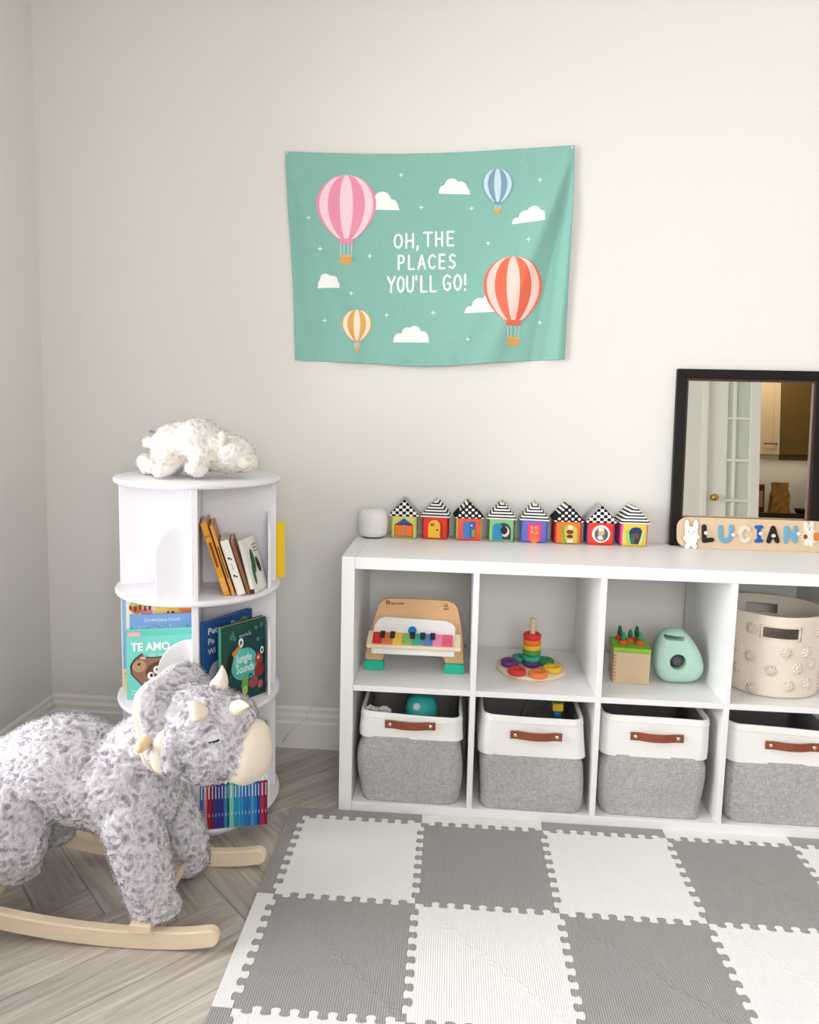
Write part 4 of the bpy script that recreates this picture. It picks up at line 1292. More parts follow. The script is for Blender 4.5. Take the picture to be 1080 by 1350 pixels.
# local: x right, z up, front face at y=0
def miter(name, pts, m, y0=0.0, th=.02):
    return poly(name, pts, th, m, mir, 'y', y0, bevel=.002)
w, hh, f = MRW, MRH, FR
miter('frame_rail', [(0, 0), (w, 0), (w-f, f), (f, f)], 'black_frame'); miter('frame_rail', [(0, hh), (f, hh-f), (w-f, hh-f), (w, hh)], 'black_frame')
miter('frame_stile', [(0, 0), (f, f), (f, hh-f), (0, hh)], 'black_frame'); miter('frame_stile', [(w, 0), (w, hh), (w-f, hh-f), (w-f, f)], 'black_frame')
g = .006
for nm, pts in (('bead', [(f, f), (w-f, f), (w-f-g, f+g), (f+g, f+g)]), ('bead', [(f, hh-f), (f+g, hh-f-g), (w-f-g, hh-f-g), (w-f, hh-f)]),
                ('bead', [(f, f), (f+g, f+g), (f+g, hh-f-g), (f, hh-f)]), ('bead', [(w-f, f), (w-f, hh-f), (w-f-g, hh-f-g), (w-f-g, f+g)])):
    poly(nm, pts, .012, 'brown_bead', mir, 'y', .004)
box('glass', f, w-f, .012, .014, f, hh-f, 'mirror_glass', mir, bevel=0)
box('backing', f, w-f, .0142, .018, f, hh-f, 'black_frame', mir, bevel=0)

# wooden name puzzle
PW, PHT, PTH = .455, .098, .012
b0 = on(888, 720, 2, ZT)
puz_loc = Vector((1.016, .318, ZT)); puz_rot = (math.radians(-9), 0, 0)
PZ = Matrix.Translation(puz_loc) @ Matrix.Rotation(puz_rot[0], 4, 'X')
pz = thing('name_puzzle_board', 'pale wooden name puzzle board with rounded ends leaning on the mirror', 'puzzle board', puz_loc, puz_rot)
poly('board', rrect(0, PW, 0, PHT, .034, 8), PTH, 'maple', pz, 'y', 0, bevel=.002)
def pu(u): return (u-889)/(1086-889)*PW
def pv(u, v):                                     # board height of a photo pixel (the board's foot runs down to the right)
    foot = 718.5+(u-889)/(1086-889)*9.5
    return (foot-v)/40.0*PHT
def piece(name, label, build, cat='puzzle piece', knob=None):
    t = thing(name, label, cat); t.matrix_world = PZ
    build(t)
    if knob:
        x, z = pu(knob[0]), pv(*knob)
        lathe('knob', [(0, -.016), (.0045, -.015), (.006, -.011), (.0055, -.008), (.003, -.006), (.003, .0)], 'white_plastic', t, 14, (x, -.004, z), 'y')
    return t
def letter(ch, color, label, u0, u1, v0, v1, sw, knob):
    def b(t):
        bm = bmesh.new()
        for st in LET[ch]:
            q = [(pu(u0+(u1-u0)*x), pv(u0+(u1-u0)*x, v1-(v1-v0)*z)) for x, z in st]
            for a, c in zip(q[:-1], q[1:]):
                dx, dz = c[0]-a[0], c[1]-a[1]; an = math.degrees(math.atan2(dz, dx)); r = sw/2
                add_poly(bm, arc(c[0], c[1], r, r, an-90, an+90, 8)+arc(a[0], a[1], r, r, an+90, an+270, 8), .006, 'y', -.0045)
        me = put('letter_body', bm, color, t)
        rm = me.modifiers.new('r', 'REMESH'); rm.mode = 'VOXEL'; rm.voxel_size = .0012
        s = me.modifiers.new('s', 'SMOOTH'); s.iterations = 3
        apply_mods(me); me.data.materials.clear(); me.data.materials.append(M(color)); me.data.shade_smooth()
    return piece('puzzle_letter', label, b, 'puzzle letter', knob)
LET = {'L': [[(.15, .95), (.18, .05), (.9, .1)]], 'U': [[(.1, .95), (.12, .4), (.25, .12), (.5, .05), (.75, .15), (.86, .4), (.9, .95)]],
       'C': [[(.88, .8), (.6, .95), (.3, .85), (.1, .5), (.3, .15), (.6, .05), (.9, .2)]], 'I': [[(.5, .08), (.5, .92)], [(.12, .92), (.88, .92)], [(.12, .08), (.88, .08)]],
       'A': [[(.1, .06), (.5, .94), (.9, .06)], [(.3, .35), (.7, .35)]], 'N': [[(.12, .06), (.12, .94), (.88, .06), (.88, .94)]]}
SW = .0145
letter('L', '221c1d', 'black wooden letter L on the name puzzle board', 922, 936, 691, 711, SW, (925, 700))
letter('U', '6fa3c0', 'light blue wooden letter U on the name puzzle board', 944, 962, 692, 712, SW, (961, 703))
letter('C', 'dcd6cc', 'white wooden letter C on the name puzzle board', 970, 985, 692, 713, .013, None)
letter('I', '1f5da6', 'deep blue wooden letter I on the name puzzle board', 992, 1001, 692, 713, .011, (997, 702))
letter('A', '221c1d', 'black wooden letter A on the name puzzle board', 1008, 1022, 694, 713, SW, (1013.5, 705))
letter('N', '6fa3c0', 'light blue wooden letter N on the name puzzle board', 1030, 1046, 694, 714, .013, (1046, 703))
def bunny(t):
    def sil(grow, m, y, name):
        bm = bmesh.new()
        for cx, cz, rx, rz in ((901, 690, 3.2, 8), (913, 690, 3.2, 8), (907, 699, 8.5, 7.5), (907, 709, 7.5, 8), (902, 717, 3.5, 3), (911.5, 717, 3.5, 3), (899, 706, 3, 3.5), (915, 705, 3.5, 3)):
            x, z = pu(cx), pv(cx, cz); k = PHT/40
            add_poly(bm, [(x+(rx+grow)*k*math.cos(a), z+(rz+grow)*k*math.sin(a)) for a in (2*math.pi*i/20 for i in range(20))], .005, 'y', y)
        o = put(name, bm, m, t)
        rm = o.modifiers.new('r', 'REMESH'); rm.mode = 'VOXEL'; rm.voxel_size = .0011
        apply_mods(o); o.data.materials.clear(); o.data.materials.append(M(m)); o.data.shade_smooth()
    sil(.9, 'b48a62', -.003, 'edge'); sil(0, 'f3f0ec', -.0045, 'bunny_body')
    p = Print(lambda u, v, l: (pu(u), -.0049-.0003*l, pv(u, v)))
    p.ellipse(903.5, 698, .8, .8, '4a3a34'); p.ellipse(910.5, 698, .8, .8, '4a3a34'); p.ellipse(907, 700.5, 1.6, .5, 'b98a80'); tag(p.build('face', t), kind='stuff')
piece('puzzle_bunny', 'white wooden bunny piece on the left of the name puzzle board', bunny)
def fox(t):
    def sil(ps, grow, m, y, name):
        bm = bmesh.new(); k = PHT/40
        for cx, cz, rx, rz in ps:
            x, z = pu(cx), pv(cx, cz)
            add_poly(bm, [(x+(rx+grow)*k*math.cos(a), z+(rz+grow)*k*math.sin(a)) for a in (2*math.pi*i/18 for i in range(18))], .005, 'y', y)
        o = put(name, bm, m, t)
        rm = o.modifiers.new('r', 'REMESH'); rm.mode = 'VOXEL'; rm.voxel_size = .0011
        apply_mods(o); o.data.materials.clear(); o.data.materials.append(M(m)); o.data.shade_smooth()
    bodyp = [(1058, 692, 1.8, 4), (1066, 692, 1.8, 4), (1062, 697, 5.5, 4), (1063, 707, 5, 7), (1059, 715, 2, 3), (1065, 716, 2, 3), (1057, 706, 3, 4), (1070, 707, 5, 7)]
    sil(bodyp, .8, 'f0e2d2', -.003, 'edge'); sil(bodyp[:6], -.2, 'efe6dc', -.0045, 'fox_body')
    sil([(1071, 707, 4, 6)], 0, 'd97f35', -.0050, 'tail'); sil([(1057, 707, 2.6, 3)], 0, '9a3a30', -.005, 'scarf')
    p = Print(lambda u, v, l: (pu(u), -.0049-.0003*l, pv(u, v)))
    p.quad(1059, 1065.5, 694, 695.5, 'd8b79a'); p.ellipse(1062, 697.5, 1, 1, '4a3a34', 1); tag(p.build('face', t), kind='stuff')
piece('puzzle_fox', 'small wooden fox piece on the right of the name puzzle board', fox)
# white cable end lying by the puzzle board
c0 = on(1072, 725.5, 2, ZT)
tag(tube('white_cable', [(c0.x, c0.y+.0, ZT+.003), (c0.x+.03, c0.y-.03, ZT+.003), (c0.x+.045, c0.y-.06, ZT+.003), (KW-.003, c0.y-.1, ZT+.003)], .0026, 'white_plastic', None, 6),
    'thin white cable lying by the right end of the name puzzle board', 'cable')

# ================================================================== toys in the upper cubbies
# toy piano: plywood stand, white sound panel, coloured keys, teal rubber feet
pno = thing('toy_piano', 'wooden toy piano with rainbow keys and teal feet in a shelf cubby', 'toy piano', (0, 0, 0))
YP = .135
def PX_(u, v, y): p = on(u, v, 1, y); return (p.x, p.z)
back = [(482, 879), (482.5, 866), (486, 850), (491, 832), (497, 812), (500.5, 803), (505, 798.5), (512, 796.5), (540, 797), (570, 798.5), (590, 800), (598, 803), (603, 809), (606, 822), (608.5, 838), (610.5, 856), (611, 884),
        (587, 882), (585, 875), (580, 871), (560, 869), (530, 867), (512, 866), (507, 869), (504.5, 876), (504, 880)]
zoff = ZS1-on(495, 887, 1, YP).z
bk = [(x, z+zoff+.006) for x, z in (PX_(u, v, YP) for u, v in back)]
poly('back_board', bk, .012, 'plywood_toy', pno, 'y', YP, bevel=.0015)
for u0, u1 in ((480, 506), (585.5, 612)):
    a_, b_ = PX_(u0, 890, YP)[0], PX_(u1, 890, YP)[0]
    o = poly('rubber_foot', rrect(a_, b_, ZS1+.0005, ZS1+.03, .006, 4), .030, '2bbd9b', pno, 'y', YP-.009, bevel=.002)
    o['label'] = 'teal rubber foot'
def pz_(u, v, y): return on(u, v, 1, y).z+zoff*.8
xa, xb = PX_(483.5, 850, .085)[0], PX_(607.5, 857, .085)[0]
ztr = pz_(545, 857, .07); TL = math.radians(24); wT = xb-xa
tray = box('key_tray', 0, wT, 0, .068, -.012, 0, 'pale_wood', pno, bevel=.004, seg=3)
tray.location = (xa, .066, ztr); tray.rotation_euler = (TL, 0, .0)
box('lower_case', xa+.014, xb-.018, .080, YP, ztr-.030, ztr-.004, 'white_plastic', pno, bevel=.005, seg=3)
kc = ['d3302b', 'e27a45', 'efc04a', '8fb765', '3fae8f', '5b82b5', 'ef86b4', 'e35f7e']
kx0, kx1 = .016, wT-.024
kw = (kx1-kx0)/8
for k, c_ in enumerate(kc):
    box('piano_key', kx0+kw*k+.0012, kx0+kw*(k+1)-.0012, .008, .056, .0002, .005, c_, tray, bevel=.0012)
for k in (1, 2, 4, 5, 6):
    box('black_key', kx0+kw*k-.0072, kx0+kw*k+.0072, .030, .056, .0051, .010, '2c2a2e', tray, bevel=.001)
zp = ztr+.026
pan = [(xa+.012, zp-.014), (xb-.016, zp-.014), (xb-.017, zp+.02), (xb-.026, zp+.034), (xb-.045, zp+.041), (xa+.05, zp+.046), (xa+.032, zp+.041), (xa+.018, zp+.022)]
sp_ = poly('sound_panel', pan, .016, 'white_plastic', pno, 'y', .1188, bevel=.004)
lathe('round_button', [(0, -.006), (.010, -.0055), (.0125, -.003), (.0125, .001)], '1e72b8', pno, 24, ((xa+xb)/2-.006, .118, zp+.009), 'y')
p = Print(lambda u, v, l: (PX_(u, v, YP)[0], YP-.0006-.0002*l, PX_(u, v, YP)[1]+zoff+.006))
p.ellipse(511.5, 801.5, 2.7, 2.6, '3a2a1e'); p.ellipse(511.5, 801.5, 1.5, 1.4, 'c69a6c', 1); p.font('baby einstein', 515.5, 804, 4.1, '3a2a1e', up=-1, bold=.02, squeeze=.82)
p.ellipse(588, 805.5, 2.6, 2.3, '5a4030'); p.ellipse(588, 805.2, 1.7, 1.4, 'd8ad80', 1); p.font('Hape', 584.6, 811, 3.2, '4a3426', up=-1, bold=.03)
tag(p.build('maker_marks', pno), kind='stuff')

# ring stacking toy
ZB = ZS1+.0118
RC = Vector((.5635, .2, ZS1))
base = thing('ring_stacker', 'round pale wooden base plate with an upright peg for coloured rings', 'stacking toy', RC)
lathe('base_plate', [(0, 0), (.103, 0), (.106, .002), (.106, .009), (.103, .0115), (0, .0115)], 'pale_wood', base, 64)
ptop = on(702.5, 814, 1, RC.y).z-ZS1
lathe('peg', [(.0085, .0115), (.0085, ptop-.004), (.006, ptop-.001), (0, ptop)], 'maple', base, 20)
def ring(label, c_, loc):
    o = lathe('wooden_ring', [(.0100, .002), (.0115, 0), (.0235, 0), (.0268, .003), (.0275, .0085), (.0268, .014), (.0235, .017), (.0115, .017), (.0100, .015)], c_, None, 32, closed=True)
    o.location = loc
    return tag(o, label, 'toy ring', 'coloured wooden rings on the stacking toy')
st = [('5d3a78', 'purple ring at the bottom of the peg stack'), ('3fa98f', 'teal ring second from the bottom of the peg stack'), ('3f9a58', 'green ring in the middle of the peg stack'),
      ('f0b93a', 'yellow ring in the middle of the peg stack'), ('ee7a3d', 'orange ring just below the top of the peg stack'), ('dd3b33', 'red ring at the top of the peg stack')]
for k, (c_, l) in enumerate(st): ring(l, c_, (RC.x, RC.y, ZB+.0172*k))
for c_, nm, u, v in (('6b3f7c', 'purple', 672, 873), ('d43d3f', 'red', 681.5, 884.5), ('ee8247', 'orange', 710, 888), ('ecc13c', 'yellow', 728, 881.5), ('2f8a4e', 'green', 719, 871.5), ('3f9f82', 'teal', 686.5, 867.5)):
    q = on(u, v+.5, 2, ZB+.008)
    ring('%s ring lying flat on the round wooden base plate' % nm, c_, (q.x, q.y, ZB))

# wooden carrot box
cb = thing('carrot_box', 'small square wooden box with a bright green lid for planting carrots', 'toy box', (.851, .168, ZS1), (0, 0, math.radians(-5)))
S_ = .052; HB = .094
box('box_body', -S_, S_, -S_, S_, .0005, HB, 'maple', cb, bevel=.0015)
box('lid', -S_-.0015, S_+.0015, -S_-.0015, S_+.0015, HB+.0003, HB+.014, '8fc63e', cb, bevel=.002)
for k in range(8):
    z = .008+k*.0105
    box('finger_joint', -S_-.0004, -S_+.008, -S_-.0005, -S_+.004, z, z+.0052, 'b98f66', cb, bevel=0)
CM = Matrix.Translation((.851, .168, ZS1+HB+.0145)) @ Matrix.Rotation(math.radians(-5), 4, 'Z')
CR = ['carrot with dark leaves in the far left hole of the green lid', 'carrot in the near left hole of the green lid', 'carrot in the middle hole of the green lid',
      'carrot with dark leaves in the far right hole of the green lid', 'carrot in the near right hole of the green lid']
for (x, y, hh_, c_), lab in zip(((-.028, .026, .03, '1f6b45'), (-.022, -.018, .024, '2f9c63'), (.0, .006, .026, '237a4c'), (.022, .026, .032, '1f6b45'), (.026, -.014, .024, '35a36a')), CR):
    t = thing('toy_carrot', lab, 'toy carrot', CM @ Vector((x, y, 0)), (0, 0, 0), 'wooden carrots in the carrot box')
    lathe('carrot_top', [(.011, 0), (.0125, .004), (.0105, .010), (.004, .013), (0, .0135)], 'e2672c' if c_ != '1f6b45' else 'c9552a', t, 18)
    lathe('leaves', [(.003, .0125), (.008, .018), (.0065, .0225), (.0075, .026), (.0055, hh_+.004), (.0055, hh_+.007), (.003, hh_+.012), (0, hh_+.015)], c_, t, 10)

# mint green cushion toy with a hole and a grab slot
mo = [(860.5, 880), (861.5, 864), (866, 848), (871, 839), (878, 834), (888, 832), (896, 832.5), (903, 836), (910, 843.5), (917, 854), (923, 866), (926, 878), (925, 888), (920, 895.5), (912, 900), (900, 901.5), (884, 901.5), (873, 899), (865, 892)]
yM = .155
pts = [PX_(u, v, yM) for u, v in mo]
zs = ZS1+.0006-min(z for x, z in pts)
pts = [(x, z+zs) for x, z in pts]
f_ = tap_edge(pts+[pts[0]])
pts = [f_(i/60) for i in range(60)]
cx_, cz_ = sum(p[0] for p in pts)/60, sum(p[1] for p in pts)/60
mint = thing('cushion_toy', 'mint green soft cushion toy with a round hole and a grab slot', 'soft toy', (0, 0, 0))
rows = []
for k, (sc, dy) in enumerate(((.05, -.040), (.45, -.040), (.70, -.038), (.84, -.033), (.94, -.022), (.99, -.009), (1.0, 0), (.99, .012), (.94, .026), (.84, .037), (.70, .042), (.45, .044), (.05, .044))):
    rows.append([(cx_+(x-cx_)*sc, yM+dy, cz_+(z-cz_)*sc) for x, z in pts])
mat('mint_fabric', 'b4d8c6', .85, .2, bump=(420, .35, I3), noise=(120, .05, I3))
bd = loft('cushion_body', rows, 'mint_fabric', mint, True, True)
def cutter(bm):
    me = bpy.data.meshes.new('cut'); bm.to_mesh(me); bm.free()
    o = bpy.data.objects.new('cut', me); COL.objects.link(o); return o
def boolean(o, cut):
    cut.parent = o.parent
    md = o.modifiers.new('b', 'BOOLEAN'); md.operation = 'DIFFERENCE'; md.object = cut; md.solver = 'EXACT'
    apply_mods(o); me = cut.data; bpy.data.objects.remove(cut); bpy.data.meshes.remove(me)
hx_, hz_ = PX_(894, 877, yM-.04); hz_ += zs
sx_, sz_ = PX_(888, 843.5, yM-.02); sz_ += zs
bm = bmesh.new(); add_lathe(bm, [(0, -.06), (.0235, -.06), (.0235, .018), (0, .018)], 28, (hx_, yM, hz_), 'y'); boolean(bd, cutter(bm))
bm = bmesh.new(); add_poly(bm, rrect(sx_-.028, sx_+.028, sz_-.0062, sz_+.0062, .006, 5), .2, 'y', yM-.1); boolean(bd, cutter(bm))
bd.data.materials.clear(); bd.data.materials.append(M('mint_fabric')); bd.data.shade_smooth()
try: bd.data.set_sharp_from_angle(angle=math.radians(50))
except Exception: pass
bm = bmesh.new(); ball(bm, (hx_, yM-.014, hz_), .0215, 3)
for v in bm.verts: v.co += Vector((0, 0, 0))+(v.co-Vector((hx_, yM-.014, hz_)))*.08*math.sin(300*v.co.x)*math.sin(330*v.co.z)
o = put('inner_ball', bm, mat('grey_mesh', '55565a', .6, .4, noise=(500, .5, I3)).name, mint, smooth=True); o['label'] = 'dark grey mesh ball showing through the hole'

# cream basket with little fabric rosettes and a slot handle
bk_ = thing('fabric_basket', 'cream cotton basket with fabric rosettes and a slot handle in a shelf cubby', 'basket', (1.262, .19, ZS1), (0, 0, 0))
ztopf = on(1040, 814, 1, .048).z-ZS1
BRR = .142
def b_r(a, z):
    return BRR*(1+.012*math.sin(3*a+1)+.01*math.sin(5*a+z*20))*(.985+.05*(z/.26)-.02*math.sin(z*24))
rows = []
nb_ = 72
def brow(z, d=0, tilt=0): return [((b_r(a, z)-d)*math.cos(a), (b_r(a, z)-d)*math.sin(a), z+tilt*.5*(1+math.sin(a))) for a in (2*math.pi*i/nb_ for i in range(nb_))]
rows = [brow(.0, .012), brow(.003, .004), brow(.01, 0)]+[brow(.01+(ztopf-.012)*k/14, 0, -.004*k/14) for k in range(1, 15)]+[brow(ztopf, .001, -.004), brow(ztopf, .005, -.004)]+[brow(ztopf-.02-(ztopf-.05)*k/4, .006, -.004*(1-k/4)) for k in range(5)]
bsk = loft('basket_body', rows, 'basket_cotton', bk_, True, True)
al = math.atan2(on(1030, 830, 1, .05).y-.19, on(1030, 834, 1, .05).x-1.262)
zs_ = on(1030, 835, 1, .05).z-ZS1
ca_, sa_ = math.cos(al), math.sin(al)
RotB = Matrix.Rotation(al+math.pi/2, 4, 'Z')
for sgn in (0, math.pi):
    bm = bmesh.new(); add_poly(bm, rrect(-.046, .046, zs_-.0155, zs_+.0155, .003, 3), .09, 'y', -.18)
    bmesh.ops.transform(bm, matrix=Matrix.Rotation(sgn, 4, 'Z') @ RotB, verts=bm.verts[:]); boolean(bsk, cutter(bm))
bsk.data.materials.clear(); bsk.data.materials.append(M('basket_cotton')); bsk.data.shade_smooth()
try: bsk.data.set_sharp_from_angle(angle=math.radians(50))
except Exception: pass
# stitched frame round the slot
bm = bmesh.new()
def bfr(x, z): a = al+x/.145; r = b_r(a, z)+.0012; return (r*math.cos(a), r*math.sin(a), z)
lp = [(-.052+.0173*k, zs_-.0195) for k in range(7)]+[(.052-.0173*k, zs_+.0195) for k in range(7)]+[(-.052, zs_-.0195)]
add_tube(bm, [bfr(x, z) for x, z in lp], .0016, 6); put('slot_binding', bm, 'cream_felt', bk_, smooth=True)
mat('rosette_cotton', 'dfd2c3', .9, .15, noise=(200, .15, I3))
for u, v in ((992, 828), (990, 864), (1036, 861), (1016, 884), (992, 906), (1040, 905), (1052, 882), (1064, 860), (1064, 902), (1070, 875), (974, 879), (1079, 832), (1079, 900), (972, 850)):
    # walk the ray to the basket side
    best = None
    for k in range(60):
        y = .03+k*.003; q = on(u, v, 1, y); dx, dy = q.x-1.262, q.y-.19
        r = math.hypot(dx, dy)
        if r <= b_r(math.atan2(dy, dx), max(0, q.z-ZS1))+.001: best = q; break
    if best is None: continue
    a = math.atan2(best.y-.19, best.x-1.262); z = best.z-ZS1; r = b_r(a, z)+.0015
    bm = bmesh.new()
    for rr_, n_, tz in ((.0115, 8, .0), (.0058, 6, .003)):
        for k in range(n_):
            b2 = 2*math.pi*k/n_+z*40
            ball(bm, (rr_*math.cos(b2), rr_*math.sin(b2), tz), (.0066, .0052, .0042), 1, Matrix.Rotation(b2, 3, 'Z'))
    ball(bm, (0, 0, .004), (.003, .003, .003), 1)
    o = put('rosette', bm, 'rosette_cotton', bk_, smooth=True)
    o.matrix_local = Matrix.Translation((r*math.cos(a), r*math.sin(a), z)) @ Matrix.Rotation(a, 4, 'Z') @ Matrix.Rotation(math.pi/2, 4, 'Y')

# things lying in the bins
def tz(u, v, y): return on(u, v, 1, y)
t = thing('teal_toy', 'rounded teal and white toy lying in the bin under the toy piano', 'toy', tz(556, 925, .13))
lathe('shell', [(0, .022), (.02, .020), (.035, .013), (.045, .0), (.048, -.02), (.046, -.08), (.04, -.15), (.03, -.2), (0, -.205)], '3db5b0', t, 32)
bm = bmesh.new(); ball(bm, (-.012, -.038, -.002), (.013, .010, .013), 2); put('patch', bm, 'd7e6e6', t, smooth=True)
t = thing('white_ruffle_toy', 'small white ruffled cloth toy in the bin under the toy piano', 'toy', tz(498, 935, .08))
bm = bmesh.new()
for k in range(9): ball(bm, (-.03+.008*k, .003*math.sin(k*2), .004*math.sin(k*1.3)), (.008, .007, .009), 2)
put('ruffle', bm, 'ece9e6', t, smooth=True)
box('cloth_body', -.03, .03, -.01, .03, -.18, -.002, 'ded9d4', t, bevel=.008)
t = thing('stacked_bead_toy', 'slim toy of green, yellow and teal beads standing in a bin', 'toy', tz(735, 935, .12))
lathe('bead', [(0, -.012), (.012, -.01), (.013, .0), (.012, .008), (0, .009)], '2e7fa0', t, 16, (0, 0, -.012))
box('bead', -.016, .016, -.013, .013, -.002, .021, 'f0c83a', t, bevel=.003)
lathe('bead', [(0, .0), (.012, .001), (.0125, .012), (.012, .026), (0, .027)], '3f8a4c', t, 16, (0, 0, .0215))
lathe('stem', [(0, -.22), (.010, -.22), (.010, -.024), (0, -.024)], '2e5f7a', t, 12)
q = tz(705, 930, .12)
tag(tube('wire_loop', [(q.x-.06, q.y, q.z-.1), (q.x-.03, q.y, q.z+.005), (q.x-.012, q.y+.01, q.z+.02), (q.x+.02, q.y+.015, q.z+.022), (q.x+.04, q.y+.01, q.z+.006), (q.x+.02, q.y, q.z-.012), (q.x-.02, q.y-.005, q.z-.012), (q.x-.04, q.y, q.z-.1)], .0018, 'brown_bead', None, 6),
    'thin brown wire loop of a toy sticking up in a bin', 'wire')

# ================================================================== what the mirror sees: door and kitchen behind the camera
d_ = bpy.data.objects.new('door_1', None); link(d_); tag(d_, kind='structure')
DX0, DX1, DY = 2.232, 2.632, -3.02
box('stile', DX0, DX0+.155, DY-.04, DY, .01, 2.05, 'trim_paint', d_, bevel=.003)
box('stile', DX1-.075, DX1, DY-.04, DY, .01, 2.05, 'trim_paint', d_, bevel=.003)
for z0_, z1_ in ((.01, .30), (1.90, 2.05)): box('rail', DX0+.155, DX1-.075, DY-.04, DY, z0_, z1_, 'trim_paint', d_, bevel=.003)
gx = DX0+.155, DX1-.075
mat('pale_glass', 'cfd3ca', .25, .5)
zz = [.30, .615, .935, 1.245, 1.565, 1.90]
for k in range(5):
    for a_, b_ in ((gx[0], gx[0]+.055), (gx[0]+.055, gx[1]-.0)):
        box('pane', a_, b_, DY-.024, DY-.018, zz[k], zz[k+1], 'pale_glass', d_, bevel=0)
    if k: box('muntin', gx[0], gx[1], DY-.036, DY-.004, zz[k]-.011, zz[k]+.011, 'trim_paint', d_, bevel=.003)
box('muntin', gx[0]+.044, gx[0]+.066, DY-.036, DY-.003, .3, 1.9, 'trim_paint', d_, bevel=.003)
lathe('door_knob', [(0, .062), (.016, .06), (.027, .048), (.028, .04), (.018, .03), (.01, .024), (.01, .008), (.024, .006), (.024, 0)], 'brass', d_, 24, (DX0+.06, DY, .955), 'y')
for nm, bxs in (('trim_1', [(2.19, 2.228, YF-.13, YF+.014, 0, 2.12)]), ('trim_2', [(3.10, 3.13, YF-.13, YF+.014, 0, 2.12)])):
    struct(nm, bxs, 'trim_paint')
# kitchen run
def cabinet(label, x0, x1, y0, y1, z0, z1, m, handle=None):
    t = thing('kitchen_cabinet', label, 'cabinet', (x0, y1, z0))
    W, D, H = x1-x0, y1-y0, z1-z0
    box('carcass', 0, W, -D, -.02, 0, H, m, t, bevel=.002)
    d = box('door', .003, W-.003, -.0195, 0, .003, H-.003, m, t, bevel=.002)
    s_ = .06
    for bb in ((.003, s_, .003, H-.003), (W-s_, W-.003, .003, H-.003), (s_, W-s_, .003, s_), (s_, W-s_, H-s_, H-.003)):
        box('door_rail', bb[0], bb[1], .0, .008, bb[2], bb[3], m, d, bevel=.002)
    if z0 > 1: box('light_rail', 0, W, -.035, -.012, -.045, -.0005, m, t, bevel=.002)
    if handle: tube('handle', [(handle, .01, .1), (handle+.03, .03, .1), (handle+.09, .03, .1), (handle+.12, .01, .1)], .005, 'black', d, 8)
    return t
mat('cream_cabinet', 'd9c3a2', .5, .35); mat('shaded_cabinet_side', '6b5528', .6, .3, noise=(60, .15, I3)); mat('dark_counter', '2e2415', .35, .5)  # olive brown paints in the shaded side of the cream corner cabinet
cabinet('cream wall cabinet above the kitchen counter', 2.72, 3.285, KY, -4.22, 1.375, 2.3, 'cream_cabinet', .42)
cabinet('wall cabinet coloured as the shaded side of the cream one', 3.287, 3.95, KY, -4.22, 1.375, 2.3, 'shaded_cabinet_side')
cabinet('cream base cabinet below the kitchen counter', 2.3, 3.12, KY, -4.06, .0, .80, 'cream_cabinet')
cabinet('cream base cabinet below the paper bag', 3.122, 4.1, KY, -4.06, .0, .80, 'cream_cabinet')
tag(box('kitchen_worktop', 2.28, 4.12, KY, -4.03, .801, .842, 'dark_counter', None, bevel=.003), 'dark kitchen worktop over the cream base cabinets', 'worktop')
t = thing('paper_bag', 'brown paper bag with a folded top on the kitchen worktop', 'bag', (3.29, -4.22, .8425))
bm = bmesh.new(); vs = bx(bm, -.08, .08, -.05, .05, 0, .28)
for v in vs:
    if v.co.z > .2: v.co.y *= .25; v.co.x *= .9; v.co.x += .008
bmesh.ops.subdivide_edges(bm, edges=bm.edges[:], cuts=4, use_grid_fill=True)
for v in bm.verts: v.co += Vector((.006*math.sin(40*v.co.z+20*v.co.x), .008*math.sin(50*v.co.x+30*v.co.z), 0))
mat('kraft', '9c6f3c', .8, .2, noise=(30, .25, I3)); put('bag_body', bm, 'kraft', t, smooth=False)
p = Print(lambda u, v, l: (u, .062, v)); 
t = thing('red_box', 'dark red food box standing beside the brown paper bag', 'box', (3.12, -4.3, .8425))
box('carton', -.06, .06, -.035, .035, 0, .26, '6d2a22', t, bevel=.002); box('label_patch', -.045, .045, .0352, .036, .05, .2, 'b58a6a', t, bevel=0)
tag(lathe('dark_bowl', [(.0, 0), (.05, 0), (.07, .02), (.08, .05), (.076, .05), (.06, .02), (0, .01)], '24303a', None, 28), 'small dark bowl on the kitchen worktop', 'bowl').location = (3.5, -4.2, .8425)
t = thing('under_cabinet_light', 'slim light strip fixed under the kitchen wall cabinets', 'lamp', (2.75, -4.45, 1.3745))
box('strip_housing', 0, 1.1, -.02, .02, -.012, -.0005, 'white_plastic', t, bevel=.002)
STRIP = t
# added lamp overhead, its glow brightens the reflected kitchen
kl = thing('added_ceiling_lamp', 'added round flush ceiling lamp to light the kitchen', 'lamp', (3.1, -3.75, ZC))
lathe('rim', [(.16, -.002), (.165, -.03), (.15, -.045), (.15, -.002)], 'white_plastic', kl, 32)
me_ = bpy.data.materials.new('added_lamp_glow'); me_.use_nodes = True
bb_ = me_.node_tree.nodes['Principled BSDF']; bb_.inputs['Emission Color'].default_value = (1, .86, .66, 1); bb_.inputs['Emission Strength'].default_value = 40
MATS['added_lamp_glow'] = me_
me2_ = me_.copy(); me2_.name = 'strip_glow'; me2_.node_tree.nodes['Principled BSDF'].inputs['Emission Strength'].default_value = 9
MATS['strip_glow'] = me2_
box('glow_strip', .01, 1.09, -.015, .015, -.016, -.0122, 'strip_glow', STRIP, bevel=0)
lathe('diffuser', [(0, -.06), (.08, -.057), (.13, -.048), (.149, -.04), (.149, -.004), (0, -.004)], 'added_lamp_glow', kl, 32)

